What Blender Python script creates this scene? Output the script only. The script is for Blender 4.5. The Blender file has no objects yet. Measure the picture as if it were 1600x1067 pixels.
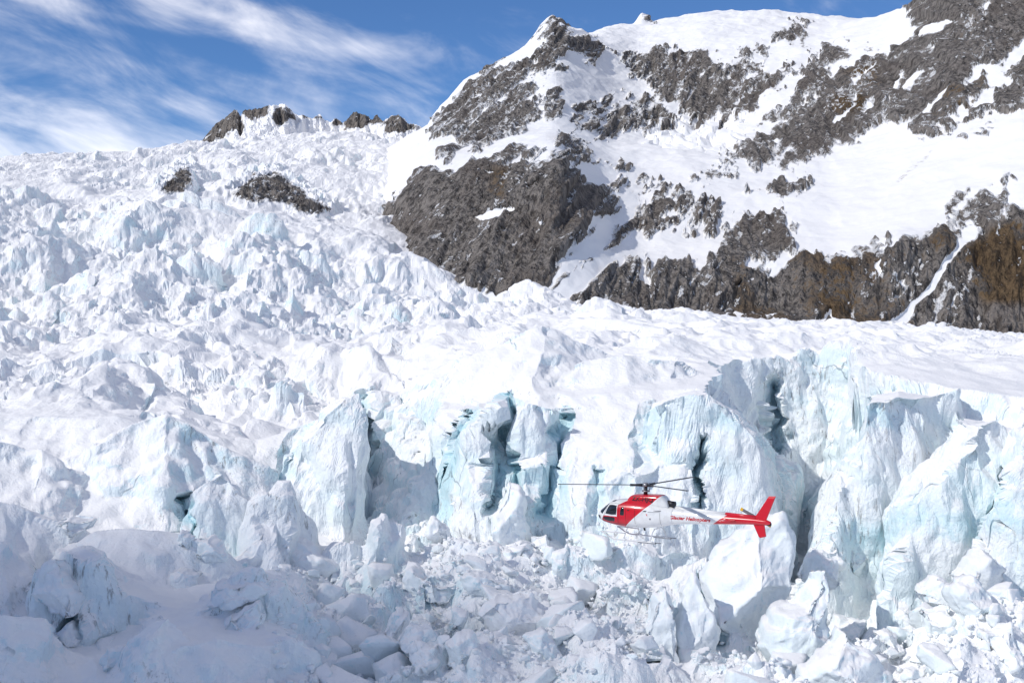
import bpy, bmesh, math, random
import numpy as np
from mathutils import Vector, Matrix

# ------------------------------------------------------------------ camera, sky, sun, exposure
SC = bpy.context.scene
F = 2000.0            # focal length in photo pixels (photo 1600 x 1067)
HOR = 510.0           # photo row of the horizon
COL = SC.collection

cam_data = bpy.data.cameras.new('camera')
cam_data.sensor_width = 36.0
cam_data.lens = 36.0 * F / 1600.0
cam_data.shift_y = (HOR - 533.5) / 1600.0
cam_data.clip_start = 1.0
cam_data.clip_end = 20000.0
cam = bpy.data.objects.new('camera', cam_data)
cam.location = (0, 0, 0)
cam.rotation_euler = (math.radians(90), 0, 0)
COL.objects.link(cam)
SC.camera = cam

SUN = Vector((-0.66, -0.42, 0.62)).normalized()      # direction towards the sun
SUN_EL = math.asin(SUN.z)
SUN_AZ = math.atan2(SUN.x, SUN.y)
sun_data = bpy.data.lights.new('sun', 'SUN')
sun_data.energy = 2.0
sun_data.angle = math.radians(0.53)
sun_data.color = (1.0, 0.965, 0.91)
sun = bpy.data.objects.new('sun', sun_data)
sun.rotation_euler = (-SUN).to_track_quat('-Z', 'Y').to_euler()
sun.location = (-100, -60, 200)
COL.objects.link(sun)

SC.view_settings.view_transform = 'Standard'
SC.view_settings.look = 'None'
SC.view_settings.gamma = 1.0
SC.view_settings.use_curve_mapping = False
SC.view_settings.exposure = 0.52
SC.render.engine = 'CYCLES'
SC.cycles.max_bounces = 6
SC.cycles.diffuse_bounces = 5


class NT:
    """small node tree writer"""
    def __init__(self, tree):
        self.t = tree
        tree.nodes.clear()

    def n(self, kind, **kw):
        nd = self.t.nodes.new(kind)
        for k, v in kw.items():
            setattr(nd, k, v)
        return nd

    def put(self, sock, v):
        if v is None:
            return
        if hasattr(v, 'is_linked') or isinstance(v, bpy.types.NodeSocket):
            self.t.links.new(v, sock)
        else:
            if sock.type == 'RGBA' and not hasattr(v, '__len__'):
                v = (v, v, v, 1)
            elif sock.type == 'RGBA' and len(v) == 3:
                v = (*v, 1)
            sock.default_value = v

    def math(self, op, a, b=None, c=None, clamp=False):
        nd = self.n('ShaderNodeMath', operation=op, use_clamp=clamp)
        self.put(nd.inputs[0], a)
        self.put(nd.inputs[1], b)
        self.put(nd.inputs[2], c)
        return nd.outputs[0]

    def vmath(self, op, a, b=None, scale=None):
        nd = self.n('ShaderNodeVectorMath', operation=op)
        self.put(nd.inputs[0], a)
        self.put(nd.inputs[1], b)
        if scale is not None:
            self.put(nd.inputs['Scale'], scale)
        return nd.outputs['Value'] if op in ('DOT_PRODUCT', 'LENGTH') else nd.outputs[0]

    def ramp(self, x, a, b, lo=0.0, hi=1.0):
        nd = self.n('ShaderNodeMapRange', interpolation_type='SMOOTHSTEP')
        self.put(nd.inputs[0], x)
        for i, v in zip((1, 2, 3, 4), (a, b, lo, hi)):
            self.put(nd.inputs[i], v)
        return nd.outputs[0]

    def mix(self, f, a, b, mode='MIX'):
        nd = self.n('ShaderNodeMix', data_type='RGBA', blend_type=mode)
        self.put(nd.inputs[0], f)
        self.put(nd.inputs[6], a)
        self.put(nd.inputs[7], b)
        return nd.outputs[2]

    def noise(self, vec, scale, detail=4.0, rough=0.55, lac=2.0, dist=0.0):
        nd = self.n('ShaderNodeTexNoise')
        self.put(nd.inputs['Vector'], vec)
        for k, v in (('Scale', scale), ('Detail', detail), ('Roughness', rough), ('Lacunarity', lac), ('Distortion', dist)):
            nd.inputs[k].default_value = v
        return nd.outputs[0]

    def voronoi(self, vec, scale, feature='DISTANCE_TO_EDGE'):
        nd = self.n('ShaderNodeTexVoronoi', feature=feature)
        self.put(nd.inputs['Vector'], vec)
        nd.inputs['Scale'].default_value = scale
        return nd.outputs['Distance']

    def mapping(self, vec, loc=(0, 0, 0), rot=(0, 0, 0), scale=(1, 1, 1), kind='POINT'):
        nd = self.n('ShaderNodeMapping', vector_type=kind)
        self.put(nd.inputs[0], vec)
        nd.inputs[1].default_value = loc
        nd.inputs[2].default_value = rot
        nd.inputs[3].default_value = scale
        return nd.outputs[0]

    def attr(self, name):
        return self.n('ShaderNodeAttribute', attribute_name=name).outputs['Fac']

    def bump(self, h, strength, dist, normal=None):
        nd = self.n('ShaderNodeBump')
        nd.inputs['Strength'].default_value = strength
        nd.inputs['Distance'].default_value = dist
        self.put(nd.inputs['Height'], h)
        if normal is not None:
            self.put(nd.inputs['Normal'], normal)
        return nd.outputs[0]


def new_mat(name):
    m = bpy.data.materials.new(name)
    m.use_nodes = True
    nt = NT(m.node_tree)
    out = nt.n('ShaderNodeOutputMaterial')
    b = nt.n('ShaderNodeBsdfPrincipled')
    nt.t.links.new(b.outputs[0], out.inputs[0])
    return m, nt, b


def plain(name, col, rough=0.5, metal=0.0, coat=0.0, spec=0.5):
    m, nt, b = new_mat(name)
    b.inputs['Base Color'].default_value = (*col, 1)
    b.inputs['Roughness'].default_value = rough
    b.inputs['Metallic'].default_value = metal
    b.inputs['Coat Weight'].default_value = coat
    b.inputs['Specular IOR Level'].default_value = spec
    return m


# ------------------------------------------------------------------ sky: clear mountain air with thin cirrus
world = bpy.data.worlds.new('World')
SC.world = world
world.use_nodes = True
w = NT(world.node_tree)
wout = w.n('ShaderNodeOutputWorld')
bg = w.n('ShaderNodeBackground')
w.t.links.new(bg.outputs[0], wout.inputs[0])
sky = w.n('ShaderNodeTexSky', sky_type='NISHITA')
sky.sun_disc = False
sky.sun_elevation = SUN_EL
sky.sun_rotation = SUN_AZ
sky.altitude = 2500.0
sky.air_density = 1.0
sky.dust_density = 0.25
sky.ozone_density = 2.5
tc = w.n('ShaderNodeTexCoord')
BIGX = 0.4
d = tc.outputs['Generated']
# streaks of thin cirrus falling to the right: rotate about the viewing axis, stretch along the streak
st = w.mapping(w.mapping(d, loc=(0.05, 0.0, 0.03), rot=(0, math.radians(-14), 0)), scale=(2.4, 3.0, 9.0))
wisp = w.noise(st, 1.35, 5.0, 0.5, 2.1, 0.35)
st2 = w.mapping(w.mapping(d, loc=(0.3, 0.1, 0.2), rot=(0, math.radians(-24), 0)), scale=(5.0, 6.0, 12.0))
fine = w.noise(st2, 1.6, 5.0, 0.55, 2.2, 0.5)
big = w.noise(w.mapping(d, loc=(BIGX, 0.4, 0.8)), 1.9, 1.0, 0.5)
cov = w.math('ADD', w.math('MULTIPLY', wisp, 0.72), w.math('MULTIPLY', fine, 0.48))
cov = w.math('ADD', cov, w.math('MULTIPLY', w.math('SUBTRACT', big, 0.5), 0.75))
cloud = w.ramp(cov, 0.535, 0.90)
SKY_GRADE = (0.28, 0.40, 0.54)
skyc = w.mix(1.0, sky.outputs[0], SKY_GRADE, 'MULTIPLY')
cloudc = w.mix(w.math('MULTIPLY', cloud, 0.70), skyc, (8.9, 8.45, 8.1))
w.put(bg.inputs[0], cloudc)
bg.inputs[1].default_value = 0.15


# ------------------------------------------------------------------ numeric helpers
f4 = np.float32


def smooth(x, a, b):
    t = np.clip((x - a) / (b - a), 0, 1)
    return t * t * (3 - 2 * t)


def _perm(seed):
    r = np.random.RandomState(seed)
    p = r.permutation(256).astype(np.int32)
    return np.concatenate([p, p, p])


def perlin2(x, y, seed=0):
    p = _perm(seed)
    xi = np.floor(x); yi = np.floor(y)
    xf = (x - xi).astype(f4); yf = (y - yi).astype(f4)
    xi = xi.astype(np.int32) & 255; yi = yi.astype(np.int32) & 255
    a = np.arange(256) * (2 * np.pi / 256)
    gx = np.cos(a).astype(f4); gy = np.sin(a).astype(f4)
    A = p[xi] + yi; B = p[xi + 1] + yi
    def g(h, dx, dy):
        return gx[h] * dx + gy[h] * dy
    n00 = g(p[A], xf, yf); n10 = g(p[B], xf - 1, yf)
    n01 = g(p[A + 1], xf, yf - 1); n11 = g(p[B + 1], xf - 1, yf - 1)
    u = xf * xf * xf * (xf * (xf * 6 - 15) + 10); v = yf * yf * yf * (yf * (yf * 6 - 15) + 10)
    l0 = n00 + u * (n10 - n00); l1 = n01 + u * (n11 - n01)
    return (l0 + v * (l1 - l0)) * 1.5


_r3 = np.random.RandomState(5)
_g3 = _r3.normal(size=(256, 3)).astype(f4)
_g3 /= np.linalg.norm(_g3, axis=1)[:, None]


def perlin3(x, y, z, seed=0):
    p = _perm(seed)
    xi = np.floor(x); yi = np.floor(y); zi = np.floor(z)
    xf = (x - xi).astype(f4); yf = (y - yi).astype(f4); zf = (z - zi).astype(f4)
    xi = xi.astype(np.int32) & 255; yi = yi.astype(np.int32) & 255; zi = zi.astype(np.int32) & 255
    u = xf * xf * (3 - 2 * xf); v = yf * yf * (3 - 2 * yf); ww = zf * zf * (3 - 2 * zf)
    out = 0
    for i in (0, 1):
        pi = p[xi + i]
        wu = u if i else 1 - u
        for j in (0, 1):
            pj = p[pi + yi + j]
            wv = v if j else 1 - v
            for k in (0, 1):
                h = p[pj + zi + k]
                wz = ww if k else 1 - ww
                out = out + wu * wv * wz * (_g3[h, 0] * (xf - i) + _g3[h, 1] * (yf - j) + _g3[h, 2] * (zf - k))
    return out * 1.6


def fbm2(x, y, octs, seed, gain=0.5):
    s = 0; a = 1.0
    for o in range(octs):
        s = s + a * perlin2(x * 2.03 ** o + 17.3 * o, y * 2.03 ** o - 9.1 * o, seed + o)
        a *= gain
    return s


def ridged2(x, y, octs, seed, gain=0.5):
    s = 0; a = 1.0
    for o in range(octs):
        s = s + a * (1 - 2 * np.abs(perlin2(x * 2.07 ** o + 7.7 * o, y * 2.07 ** o + 3.1 * o, seed + o)))
        a *= gain
    return s


def fbm3(x, y, z, octs, seed, gain=0.5):
    s = 0; a = 1.0
    for o in range(octs):
        s = s + a * perlin3(x * 2.03 ** o + 5.3 * o, y * 2.03 ** o, z * 2.03 ** o - 4.1 * o, seed + o)
        a *= gain
    return s


def _hash(ix, iy, seed):
    h = (ix.astype(np.uint32) * np.uint32(374761393) + iy.astype(np.uint32) * np.uint32(668265263) + np.uint32(seed * 97 + 13))
    h = (h ^ (h >> np.uint32(13))) * np.uint32(1274126177)
    return h ^ (h >> np.uint32(16))


def _rnd(h, k):
    h = (h + np.uint32(k * 40503 + 1)) * np.uint32(2654435761)
    h = h ^ (h >> np.uint32(15))
    h = h * np.uint32(2246822519)
    return ((h >> np.uint32(8)) & np.uint32(0xFFFF)).astype(f4) / f4(65535.0)


def cells(x, y, seed, jitter=0.9):
    """Voronoi: F1, F2, hash of the nearest cell, offset from its centre"""
    ix = np.floor(x).astype(np.int32); iy = np.floor(y).astype(np.int32)
    F1 = np.full(x.shape, 9, f4); F2 = np.full(x.shape, 9, f4)
    H = np.zeros(x.shape, np.uint32); DX = np.zeros(x.shape, f4); DY = np.zeros(x.shape, f4)
    for i in (-1, 0, 1):
        for j in (-1, 0, 1):
            cx = ix + i; cy = iy + j
            h = _hash(cx, cy, seed)
            dx = (x - (cx + 0.5 + jitter * (_rnd(h, 1) - 0.5))).astype(f4)
            dy = (y - (cy + 0.5 + jitter * (_rnd(h, 2) - 0.5))).astype(f4)
            dd = np.sqrt(dx * dx + dy * dy)
            near = dd < F1
            F2 = np.where(near, F1, np.minimum(F2, dd))
            F1 = np.where(near, dd, F1)
            H = np.where(near, h, H); DX = np.where(near, dx, DX); DY = np.where(near, dy, DY)
    return F1, F2, H, DX, DY


def serac(x, y, size, seed, tilt=0.8, gap=0.10, gapd=0.6, warp=0.25):
    """broken ice: tilted blocks parted by gaps, in units of block size"""
    xs = x / size; ys = y / size
    wx = perlin2(xs * 1.7, ys * 1.7, seed + 40) * warp
    wy = perlin2(xs * 1.7 + 31, ys * 1.7, seed + 41) * warp
    F1, F2, H, DX, DY = cells(xs + wx, ys + wy, seed)
    h = (_rnd(H, 3) - 0.5) + tilt * ((_rnd(H, 4) - 0.5) * DX + (_rnd(H, 5) - 0.5) * DY) * 2
    e = F2 - F1
    return h - gapd * (1 - smooth(e, 0.0, gap * 2))


def peaks(x, y, size, seed, s0=0.7, s1=2.2, hv=1.0, cap=0.10, warp=0.10, low=-0.8, mask=None):
    """split ice: steep angular peaks with flat faces that cut into one another, in units of block size"""
    full = x.shape
    if mask is not None:
        x = x[mask]; y = y[mask]
    xs = (x / size).astype(f4); ys = (y / size).astype(f4)
    if warp:
        xs, ys = xs + warp * perlin2(xs * 2.3, ys * 2.3, seed + 60), ys + warp * perlin2(xs * 2.3 + 20, ys * 2.3, seed + 61)
    ix = np.floor(xs).astype(np.int32); iy = np.floor(ys).astype(np.int32)
    best = np.full(xs.shape, low, f4)
    for i in (-1, 0, 1):
        for j in (-1, 0, 1):
            cx = ix + i; cy = iy + j
            h = _hash(cx, cy, seed)
            dx = xs - (cx + 0.5 + 0.9 * (_rnd(h, 1) - 0.5))
            dy = ys - (cy + 0.5 + 0.9 * (_rnd(h, 2) - 0.5))
            a0 = _rnd(h, 3) * f4(6.2832)
            d_ = None
            for k in range(4):
                a = a0 + f4(k * 1.5708) + (_rnd(h, 10 + k) - 0.5) * f4(0.9)
                e = (s0 + (s1 - s0) * _rnd(h, 20 + k)) * (np.cos(a) * dx + np.sin(a) * dy)
                d_ = e if d_ is None else np.maximum(d_, e)
            H = hv * (_rnd(h, 4) ** 1.5 - 0.4)
            t = H - cap * _rnd(h, 7) * 3 + (_rnd(h, 5) - 0.5) * dx * 0.8 + (_rnd(h, 6) - 0.5) * dy * 0.8
            best = np.maximum(best, np.minimum(H - d_, t))
    if mask is None:
        return best
    out = np.zeros(full, f4)
    out[mask] = best
    return out


def blur1(a, s, axis):
    if s <= 0:
        return a
    r = int(3 * s) + 1
    k = np.exp(-0.5 * (np.arange(-r, r + 1) / s) ** 2); k /= k.sum()
    pad = [(0, 0)] * a.ndim; pad[axis] = (r, r)
    ap = np.pad(a, pad, mode='edge')
    out = np.zeros_like(a)
    n = a.shape[axis]
    for i, w_ in enumerate(k):
        sl = [slice(None)] * a.ndim; sl[axis] = slice(i, i + n)
        out = out + w_ * ap[tuple(sl)]
    return out


class Sheet:
    """smooth ground given by profiles along the view (photo column, [(distance, photo row), ...])"""
    def __init__(self, cols, y0, y1, u0, u1, su=3.0, sy=4.0):
        self.lu = np.linspace(u0, u1, 260)
        self.ly = np.linspace(math.log(y0), math.log(y1), 420)
        us = np.array([c[0] for c in cols], float)
        prof = []
        for c in cols:
            Y = np.array([p[0] for p in c[1]], float)
            z = np.array([(HOR - p[1]) / F * p[0] for p in c[1]], float)
            prof.append(np.interp(np.exp(self.ly), Y, z))
        prof = np.array(prof)
        g = np.empty((len(self.lu), len(self.ly)))
        for j in range(len(self.ly)):
            g[:, j] = np.interp(self.lu, us, prof[:, j])
        self.g = blur1(blur1(g, su, 0), sy, 1)

    def __call__(self, u, Y):
        return bil(self.g, (u - self.lu[0]) / (self.lu[1] - self.lu[0]),
                   (np.log(Y) - self.ly[0]) / (self.ly[1] - self.ly[0]))


def bil(g, a, b):
    a = np.clip(a, 0, g.shape[0] - 1.001); b = np.clip(b, 0, g.shape[1] - 1.001)
    i = a.astype(np.int32); j = b.astype(np.int32)
    fa = a - i; fb = b - j
    return ((g[i, j] * (1 - fa) + g[i + 1, j] * fa) * (1 - fb) + (g[i, j + 1] * (1 - fa) + g[i + 1, j + 1] * fa) * fb)


def adaptive_rows(us, y0, y1, n, zfun, k=0.30, blur=(4, 10)):
    """rows of a ground mesh: closer together where the ground is steep"""
    cu = np.linspace(us[0], us[-1], 150)
    cy = np.exp(np.linspace(math.log(y0), math.log(y1), 1600))
    U, Y = np.meshgrid(cu, cy, indexing='ij')
    z = zfun(U, Y)
    dz = np.gradient(z, axis=1); dy = np.gradient(Y, axis=1)
    d_ = np.sqrt((k * dy) ** 2 + dz ** 2) / Y
    d_ = blur1(blur1(d_, blur[0], 0), blur[1], 1)
    c = np.cumsum(d_, axis=1); c -= c[:, :1]; c /= c[:, -1:]
    t = np.linspace(0, 1, n)
    R = np.array([np.interp(t, c[i], cy) for i in range(len(cu))])
    fi = (us - cu[0]) / (cu[1] - cu[0])
    i = np.clip(fi.astype(int), 0, len(cu) - 2); fr = (fi - i)[:, None]
    return R[i] * (1 - fr) + R[i + 1] * fr


def grid_mesh(name, P, attrs, mat, smooth_shade=False):
    nu, ny = P.shape[:2]
    me = bpy.data.meshes.new(name)
    nv = nu * ny
    idx = np.arange(nv, dtype=np.int32).reshape(nu, ny)
    q = np.stack([idx[:-1, :-1], idx[1:, :-1], idx[1:, 1:], idx[:-1, 1:]], axis=-1).reshape(-1, 4)
    me.vertices.add(nv)
    me.vertices.foreach_set('co', P.reshape(-1).astype(f4))
    me.loops.add(q.size)
    me.loops.foreach_set('vertex_index', q.reshape(-1))
    me.polygons.add(len(q))
    me.polygons.foreach_set('loop_start', np.arange(0, q.size, 4, dtype=np.int32))
    me.polygons.foreach_set('loop_total', np.full(len(q), 4, np.int32))
    me.polygons.foreach_set('use_smooth', np.full(len(q), smooth_shade))
    for k, v in attrs.items():
        a = me.attributes.new(k, 'FLOAT', 'POINT')
        a.data.foreach_set('value', v.reshape(-1).astype(f4))
    me.materials.append(mat)
    me.update()
    return me


def link(name, me, parent=None, **props):
    o = bpy.data.objects.new(name, me)
    COL.objects.link(o)
    o.parent = parent
    for k, v in props.items():
        o[k] = v
    return o


def normals(P):
    a = np.gradient(P, axis=0); b = np.gradient(P, axis=1)
    n = np.cross(a, b)
    n /= np.linalg.norm(n, axis=-1, keepdims=True) + 1e-9
    return n


def unproj(u, v, Y):
    return np.stack([(u - 800) / F * Y, Y + 0 * u, (HOR - v) / F * Y], axis=-1)


def poly_field(polys, u0, u1, v0, v1, step, soft):
    """how far inside the outlines each point of a sheet lies, -1..1"""
    gu = np.arange(u0, u1, step); gv = np.arange(v0, v1, step)
    U, V = np.meshgrid(gu, gv, indexing='ij')
    best = np.full(U.shape, -9.0)
    for pts, level in polys:
        pts = np.array(pts, float)
        lo = pts.min(0) - 60; hi = pts.max(0) + 60
        i0, i1 = np.searchsorted(gu, [lo[0], hi[0]]); j0, j1 = np.searchsorted(gv, [lo[1], hi[1]])
        if i1 <= i0 or j1 <= j0:
            continue
        u = U[i0:i1, j0:j1]; v = V[i0:i1, j0:j1]
        dist = np.full(u.shape, 1e9); ins = np.zeros(u.shape, bool)
        for k in range(len(pts)):
            a = pts[k]; b = pts[(k + 1) % len(pts)]
            e = b - a
            t = np.clip(((u - a[0]) * e[0] + (v - a[1]) * e[1]) / (e @ e + 1e-9), 0, 1)
            dist = np.minimum(dist, np.hypot(u - a[0] - t * e[0], v - a[1] - t * e[1]))
            c = ((a[1] > v) != (b[1] > v)) & (u < (b[0] - a[0]) * (v - a[1]) / (b[1] - a[1] + 1e-12) + a[0])
            ins ^= c
        sd = np.where(ins, dist / (0.45 * soft), -dist / soft)
        val = 0.85 * np.clip(sd, -3, 1) + (level - 0.85) * (sd > -3)
        best[i0:i1, j0:j1] = np.maximum(best[i0:i1, j0:j1], val)
    best = np.clip(best, -3, 1)
    return lambda u, v: bil(best, (u - gu[0]) / step, (v - gv[0]) / step)

# ------------------------------------------------------------------ snow, ice and rock
def ice_material(name):
    m, nt, b = new_mat(name)
    geo = nt.n('ShaderNodeNewGeometry')
    P = geo.outputs['Position']
    sep = nt.n('ShaderNodeSeparateXYZ')
    nt.put(sep.inputs[0], geo.outputs['Normal'])
    nz = sep.outputs[2]
    # snow lies where it is flat enough, bare ice shows on steep faces
    n1 = nt.attr('patch')
    n2 = nt.noise(P, 0.8, 3.0, 0.65)
    face = nt.math('ADD', nz, nt.math('MULTIPLY', nt.math('SUBTRACT', n1, 0.5), 0.5))
    face = nt.math('ADD', face, nt.math('MULTIPLY', nt.math('SUBTRACT', n2, 0.5), 0.5))
    bare = nt.ramp(face, 0.74, 0.38)
    fresh = nt.attr('ice')
    icec = nt.mix(nt.ramp(n1, 0.3, 0.7), ICE_PALE, ICE_BLUE)
    col = nt.mix(bare, SNOW, icec)
    blue = nt.math('MULTIPLY', fresh, nt.ramp(nt.math('ADD', n2, nt.math('MULTIPLY', fresh, 0.4)), 0.45, 0.85))
    col = nt.mix(blue, col, ICE_DEEP)
    # dust washed down the faces in thin streaks
    dn = nt.noise(nt.mapping(P, scale=(1.1, 1.1, 0.2)), 1.5, 4.0, 0.7)
    dust = nt.math('MULTIPLY', nt.ramp(dn, 0.54, 0.68), nt.attr('dirt'))
    dust = nt.math('MULTIPLY', dust, nt.ramp(nz, 0.9, 0.6))
    col = nt.mix(nt.math('MULTIPLY', dust, 0.75), col, (0.27, 0.265, 0.26))
    # thin fracture lines in the bare ice
    wn = nt.n('ShaderNodeTexNoise')
    nt.put(wn.inputs['Vector'], P)
    wn.inputs['Scale'].default_value = 0.35
    wn.inputs['Detail'].default_value = 2.0
    wp = nt.vmath('ADD', P, nt.vmath('SCALE', wn.outputs['Color'], None, 2.2))
    crack = nt.ramp(nt.voronoi(nt.mapping(wp, scale=(1, 1, 0.45)), 0.10), 0.011, 0.003)
    crack = nt.math('MULTIPLY', crack, nt.ramp(n1, 0.5, 0.7))
    crack = nt.math('MULTIPLY', crack, nt.ramp(nz, 0.8, 0.5))
    col = nt.mix(nt.math('MULTIPLY', crack, 0.6), col, (0.17, 0.23, 0.27))
    nt.put(b.inputs['Base Color'], col)
    b.inputs['Roughness'].default_value = 0.62
    b.inputs['Specular IOR Level'].default_value = 0.25
    s1 = nt.noise(nt.mapping(P, scale=(1, 1, 0.7)), 0.9, 4.0, 0.66)
    nt.put(b.inputs['Normal'], nt.bump(nt.math('MULTIPLY', s1, nt.ramp(nz, 0.95, 0.5, 0.35, 1.0)), 0.75, 0.8))
    return m


def rock_material(name, k, snowy):
    m, nt, b = new_mat(name)
    geo = nt.n('ShaderNodeNewGeometry')
    P = geo.outputs['Position']
    sep = nt.n('ShaderNodeSeparateXYZ')
    nt.put(sep.inputs[0], geo.outputs['Normal'])
    nz = sep.outputs[2]
    rk = nt.attr('rock')
    rp = nt.mapping(P, rot=(0, math.radians(-17), 0), scale=(k, 0.7 * k, 0.20 * k))
    r2 = nt.noise(rp, 0.26, 6.0, 0.74, 2.2, 0.12)
    edge = nt.math('ADD', rk, nt.math('MULTIPLY', nt.math('SUBTRACT', r2, 0.5), 4.4))
    edge = nt.math('SUBTRACT', edge, nt.math('MULTIPLY', nt.math('SUBTRACT', nz, 0.45), snowy))
    isrock = nt.ramp(edge, 0.0, 0.08)
    rc = nt.mix(nt.ramp(r2, 0.38, 0.60), (0.060, 0.053, 0.049), (0.345, 0.31, 0.28))
    r3 = nt.attr('patch')
    rc = nt.mix(nt.math('MULTIPLY', nt.ramp(r3, 0.45, 0.75), 0.4), rc, (0.155, 0.125, 0.105))
    br = nt.math('MULTIPLY', nt.attr('brown'), nt.ramp(nt.math('ADD', r3, nt.math('MULTIPLY', nt.math('SUBTRACT', r2, 0.5), 2.4)), 0.40, 0.62))
    rc = nt.mix(br, rc, nt.mix(nt.ramp(r2, 0.4, 0.6), (0.075, 0.05, 0.03), (0.20, 0.135, 0.075)))
    col = nt.mix(isrock, SNOW, rc)
    col = nt.mix(nt.math('MULTIPLY', nt.attr('stain'), nt.ramp(r2, 0.45, 0.65)), col, (0.34, 0.29, 0.24))
    nt.put(b.inputs['Base Color'], col)
    nt.put(b.inputs['Roughness'], nt.math('ADD', 0.62, nt.math('MULTIPLY', isrock, 0.25)))
    b.inputs['Specular IOR Level'].default_value = 0.2
    j1 = nt.math('ABSOLUTE', nt.math('SUBTRACT', nt.noise(rp, 0.085, 3.0, 0.6), 0.5))
    j2 = nt.math('ABSOLUTE', nt.math('SUBTRACT', nt.noise(nt.mapping(P, rot=(0.3, math.radians(35), 0), scale=(k, k, 0.35 * k)), 0.24, 4.0, 0.65), 0.5))
    h = nt.math('ADD', nt.math('MULTIPLY', j1, 1.6), j2)
    nt.put(b.inputs['Normal'], nt.bump(nt.math('MULTIPLY', h, nt.ramp(rk, -0.2, 0.25, 0.02, 1.0)), 1.0, 11.0 / k))
    return m


SNOW = (0.935, 0.926, 0.918)
ICE_PALE = (0.875, 0.90, 0.91)
ICE_BLUE = (0.775, 0.87, 0.895)
ICE_DEEP = (0.52, 0.75, 0.81)
MAT_GLACIER = ice_material('glacier_ice_and_snow')
MAT_MOUNTAIN = rock_material('mountain_rock_and_snow', 1.0, 0.75)
MAT_FAR = rock_material('far_rock_and_snow', 0.6, 0.6)

# ------------------------------------------------------------------ glacier
FLOOR_Y = [80, 100, 112, 140, 168, 200, 260]
FLOOR_Z = [-33, -32.0, -31, -29.5, -28.5, -28, -27]
TOP = Sheet([
    (-300, [(90, 700), (178, 660), (230, 600), (300, 530), (380, 480), (480, 400), (640, 300), (760, 290), (1150, 247), (1600, 260)]),
    (0,    [(90, 700), (178, 660), (230, 600), (300, 530), (380, 480), (480, 400), (640, 300), (760, 290), (1150, 246), (1250, 247), (1600, 270)]),
    (200,  [(90, 700), (178, 660), (230, 600), (300, 530), (400, 470), (500, 400), (650, 303), (700, 308), (850, 278), (1200, 240), (1600, 250)]),
    (300,  [(90, 710), (185, 690), (230, 610), (310, 530), (410, 470), (510, 400), (640, 318), (700, 318), (820, 296), (1000, 262), (1300, 222), (1600, 235)]),
    (420,  [(90, 730), (190, 690), (235, 620), (310, 535), (410, 470), (520, 400), (620, 342), (690, 342), (760, 326), (900, 290), (1100, 247), (1450, 216), (1700, 225)]),
    (520,  [(90, 730), (192, 650), (240, 590), (320, 525), (430, 470), (540, 410), (640, 362), (720, 356), (850, 322), (1000, 280), (1250, 230), (1500, 203), (1700, 212)]),
    (600,  [(90, 700), (205, 620), (260, 560), (330, 522), (450, 470), (560, 420), (650, 382), (760, 352), (900, 315), (1100, 270), (1500, 216), (1700, 220)]),
    (680,  [(90, 700), (200, 640), (250, 575), (330, 520), (450, 478), (560, 440), (640, 412), (700, 400), (900, 370), (1100, 300), (1500, 235), (1700, 230)]),
    (800,  [(90, 700), (184, 640), (225, 570), (265, 530), (330, 515), (420, 497), (520, 470), (600, 446), (700, 440), (1700, 440)]),
    (900,  [(90, 700), (184, 640), (225, 575), (270, 535), (330, 518), (450, 495), (560, 478), (640, 468), (1700, 460)]),
    (1000, [(90, 700), (184, 625), (235, 560), (330, 522), (500, 500), (620, 488), (1700, 480)]),
    (1200, [(90, 700), (184, 610), (235, 565), (350, 530), (550, 511), (650, 505), (1700, 500)]),
    (1400, [(90, 700), (186, 605), (250, 560), (420, 531), (600, 519), (1700, 512)]),
    (1600, [(90, 700), (182, 625), (240, 580), (400, 547), (600, 535), (1700, 525)]),
    (1900, [(90, 700), (182, 640), (240, 590), (400, 555), (600, 545), (1700, 530)]),
], 80, 1700, -300, 1900)

WU = [-300, 0, 300, 400, 470, 520, 550, 562, 620, 664, 684, 700, 740, 790, 800, 812, 870, 890, 1000, 1090, 1112, 1122, 1150, 1260, 1335, 1352, 1480, 1600, 1900]
WY = [170, 170, 172, 184, 187, 186, 188, 226, 231, 224, 198, 189, 183, 185, 189, 184, 186, 182, 180, 181, 182, 224, 230, 238, 236, 208, 192, 180, 176]
WT = [26, 26, 24, 20, 16, 12, 7, 8, 12, 12, 18, 22, 22, 22, 20, 20, 22, 24, 26, 24, 14, 10, 10, 12, 10, 8, 10, 14, 16]

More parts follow.
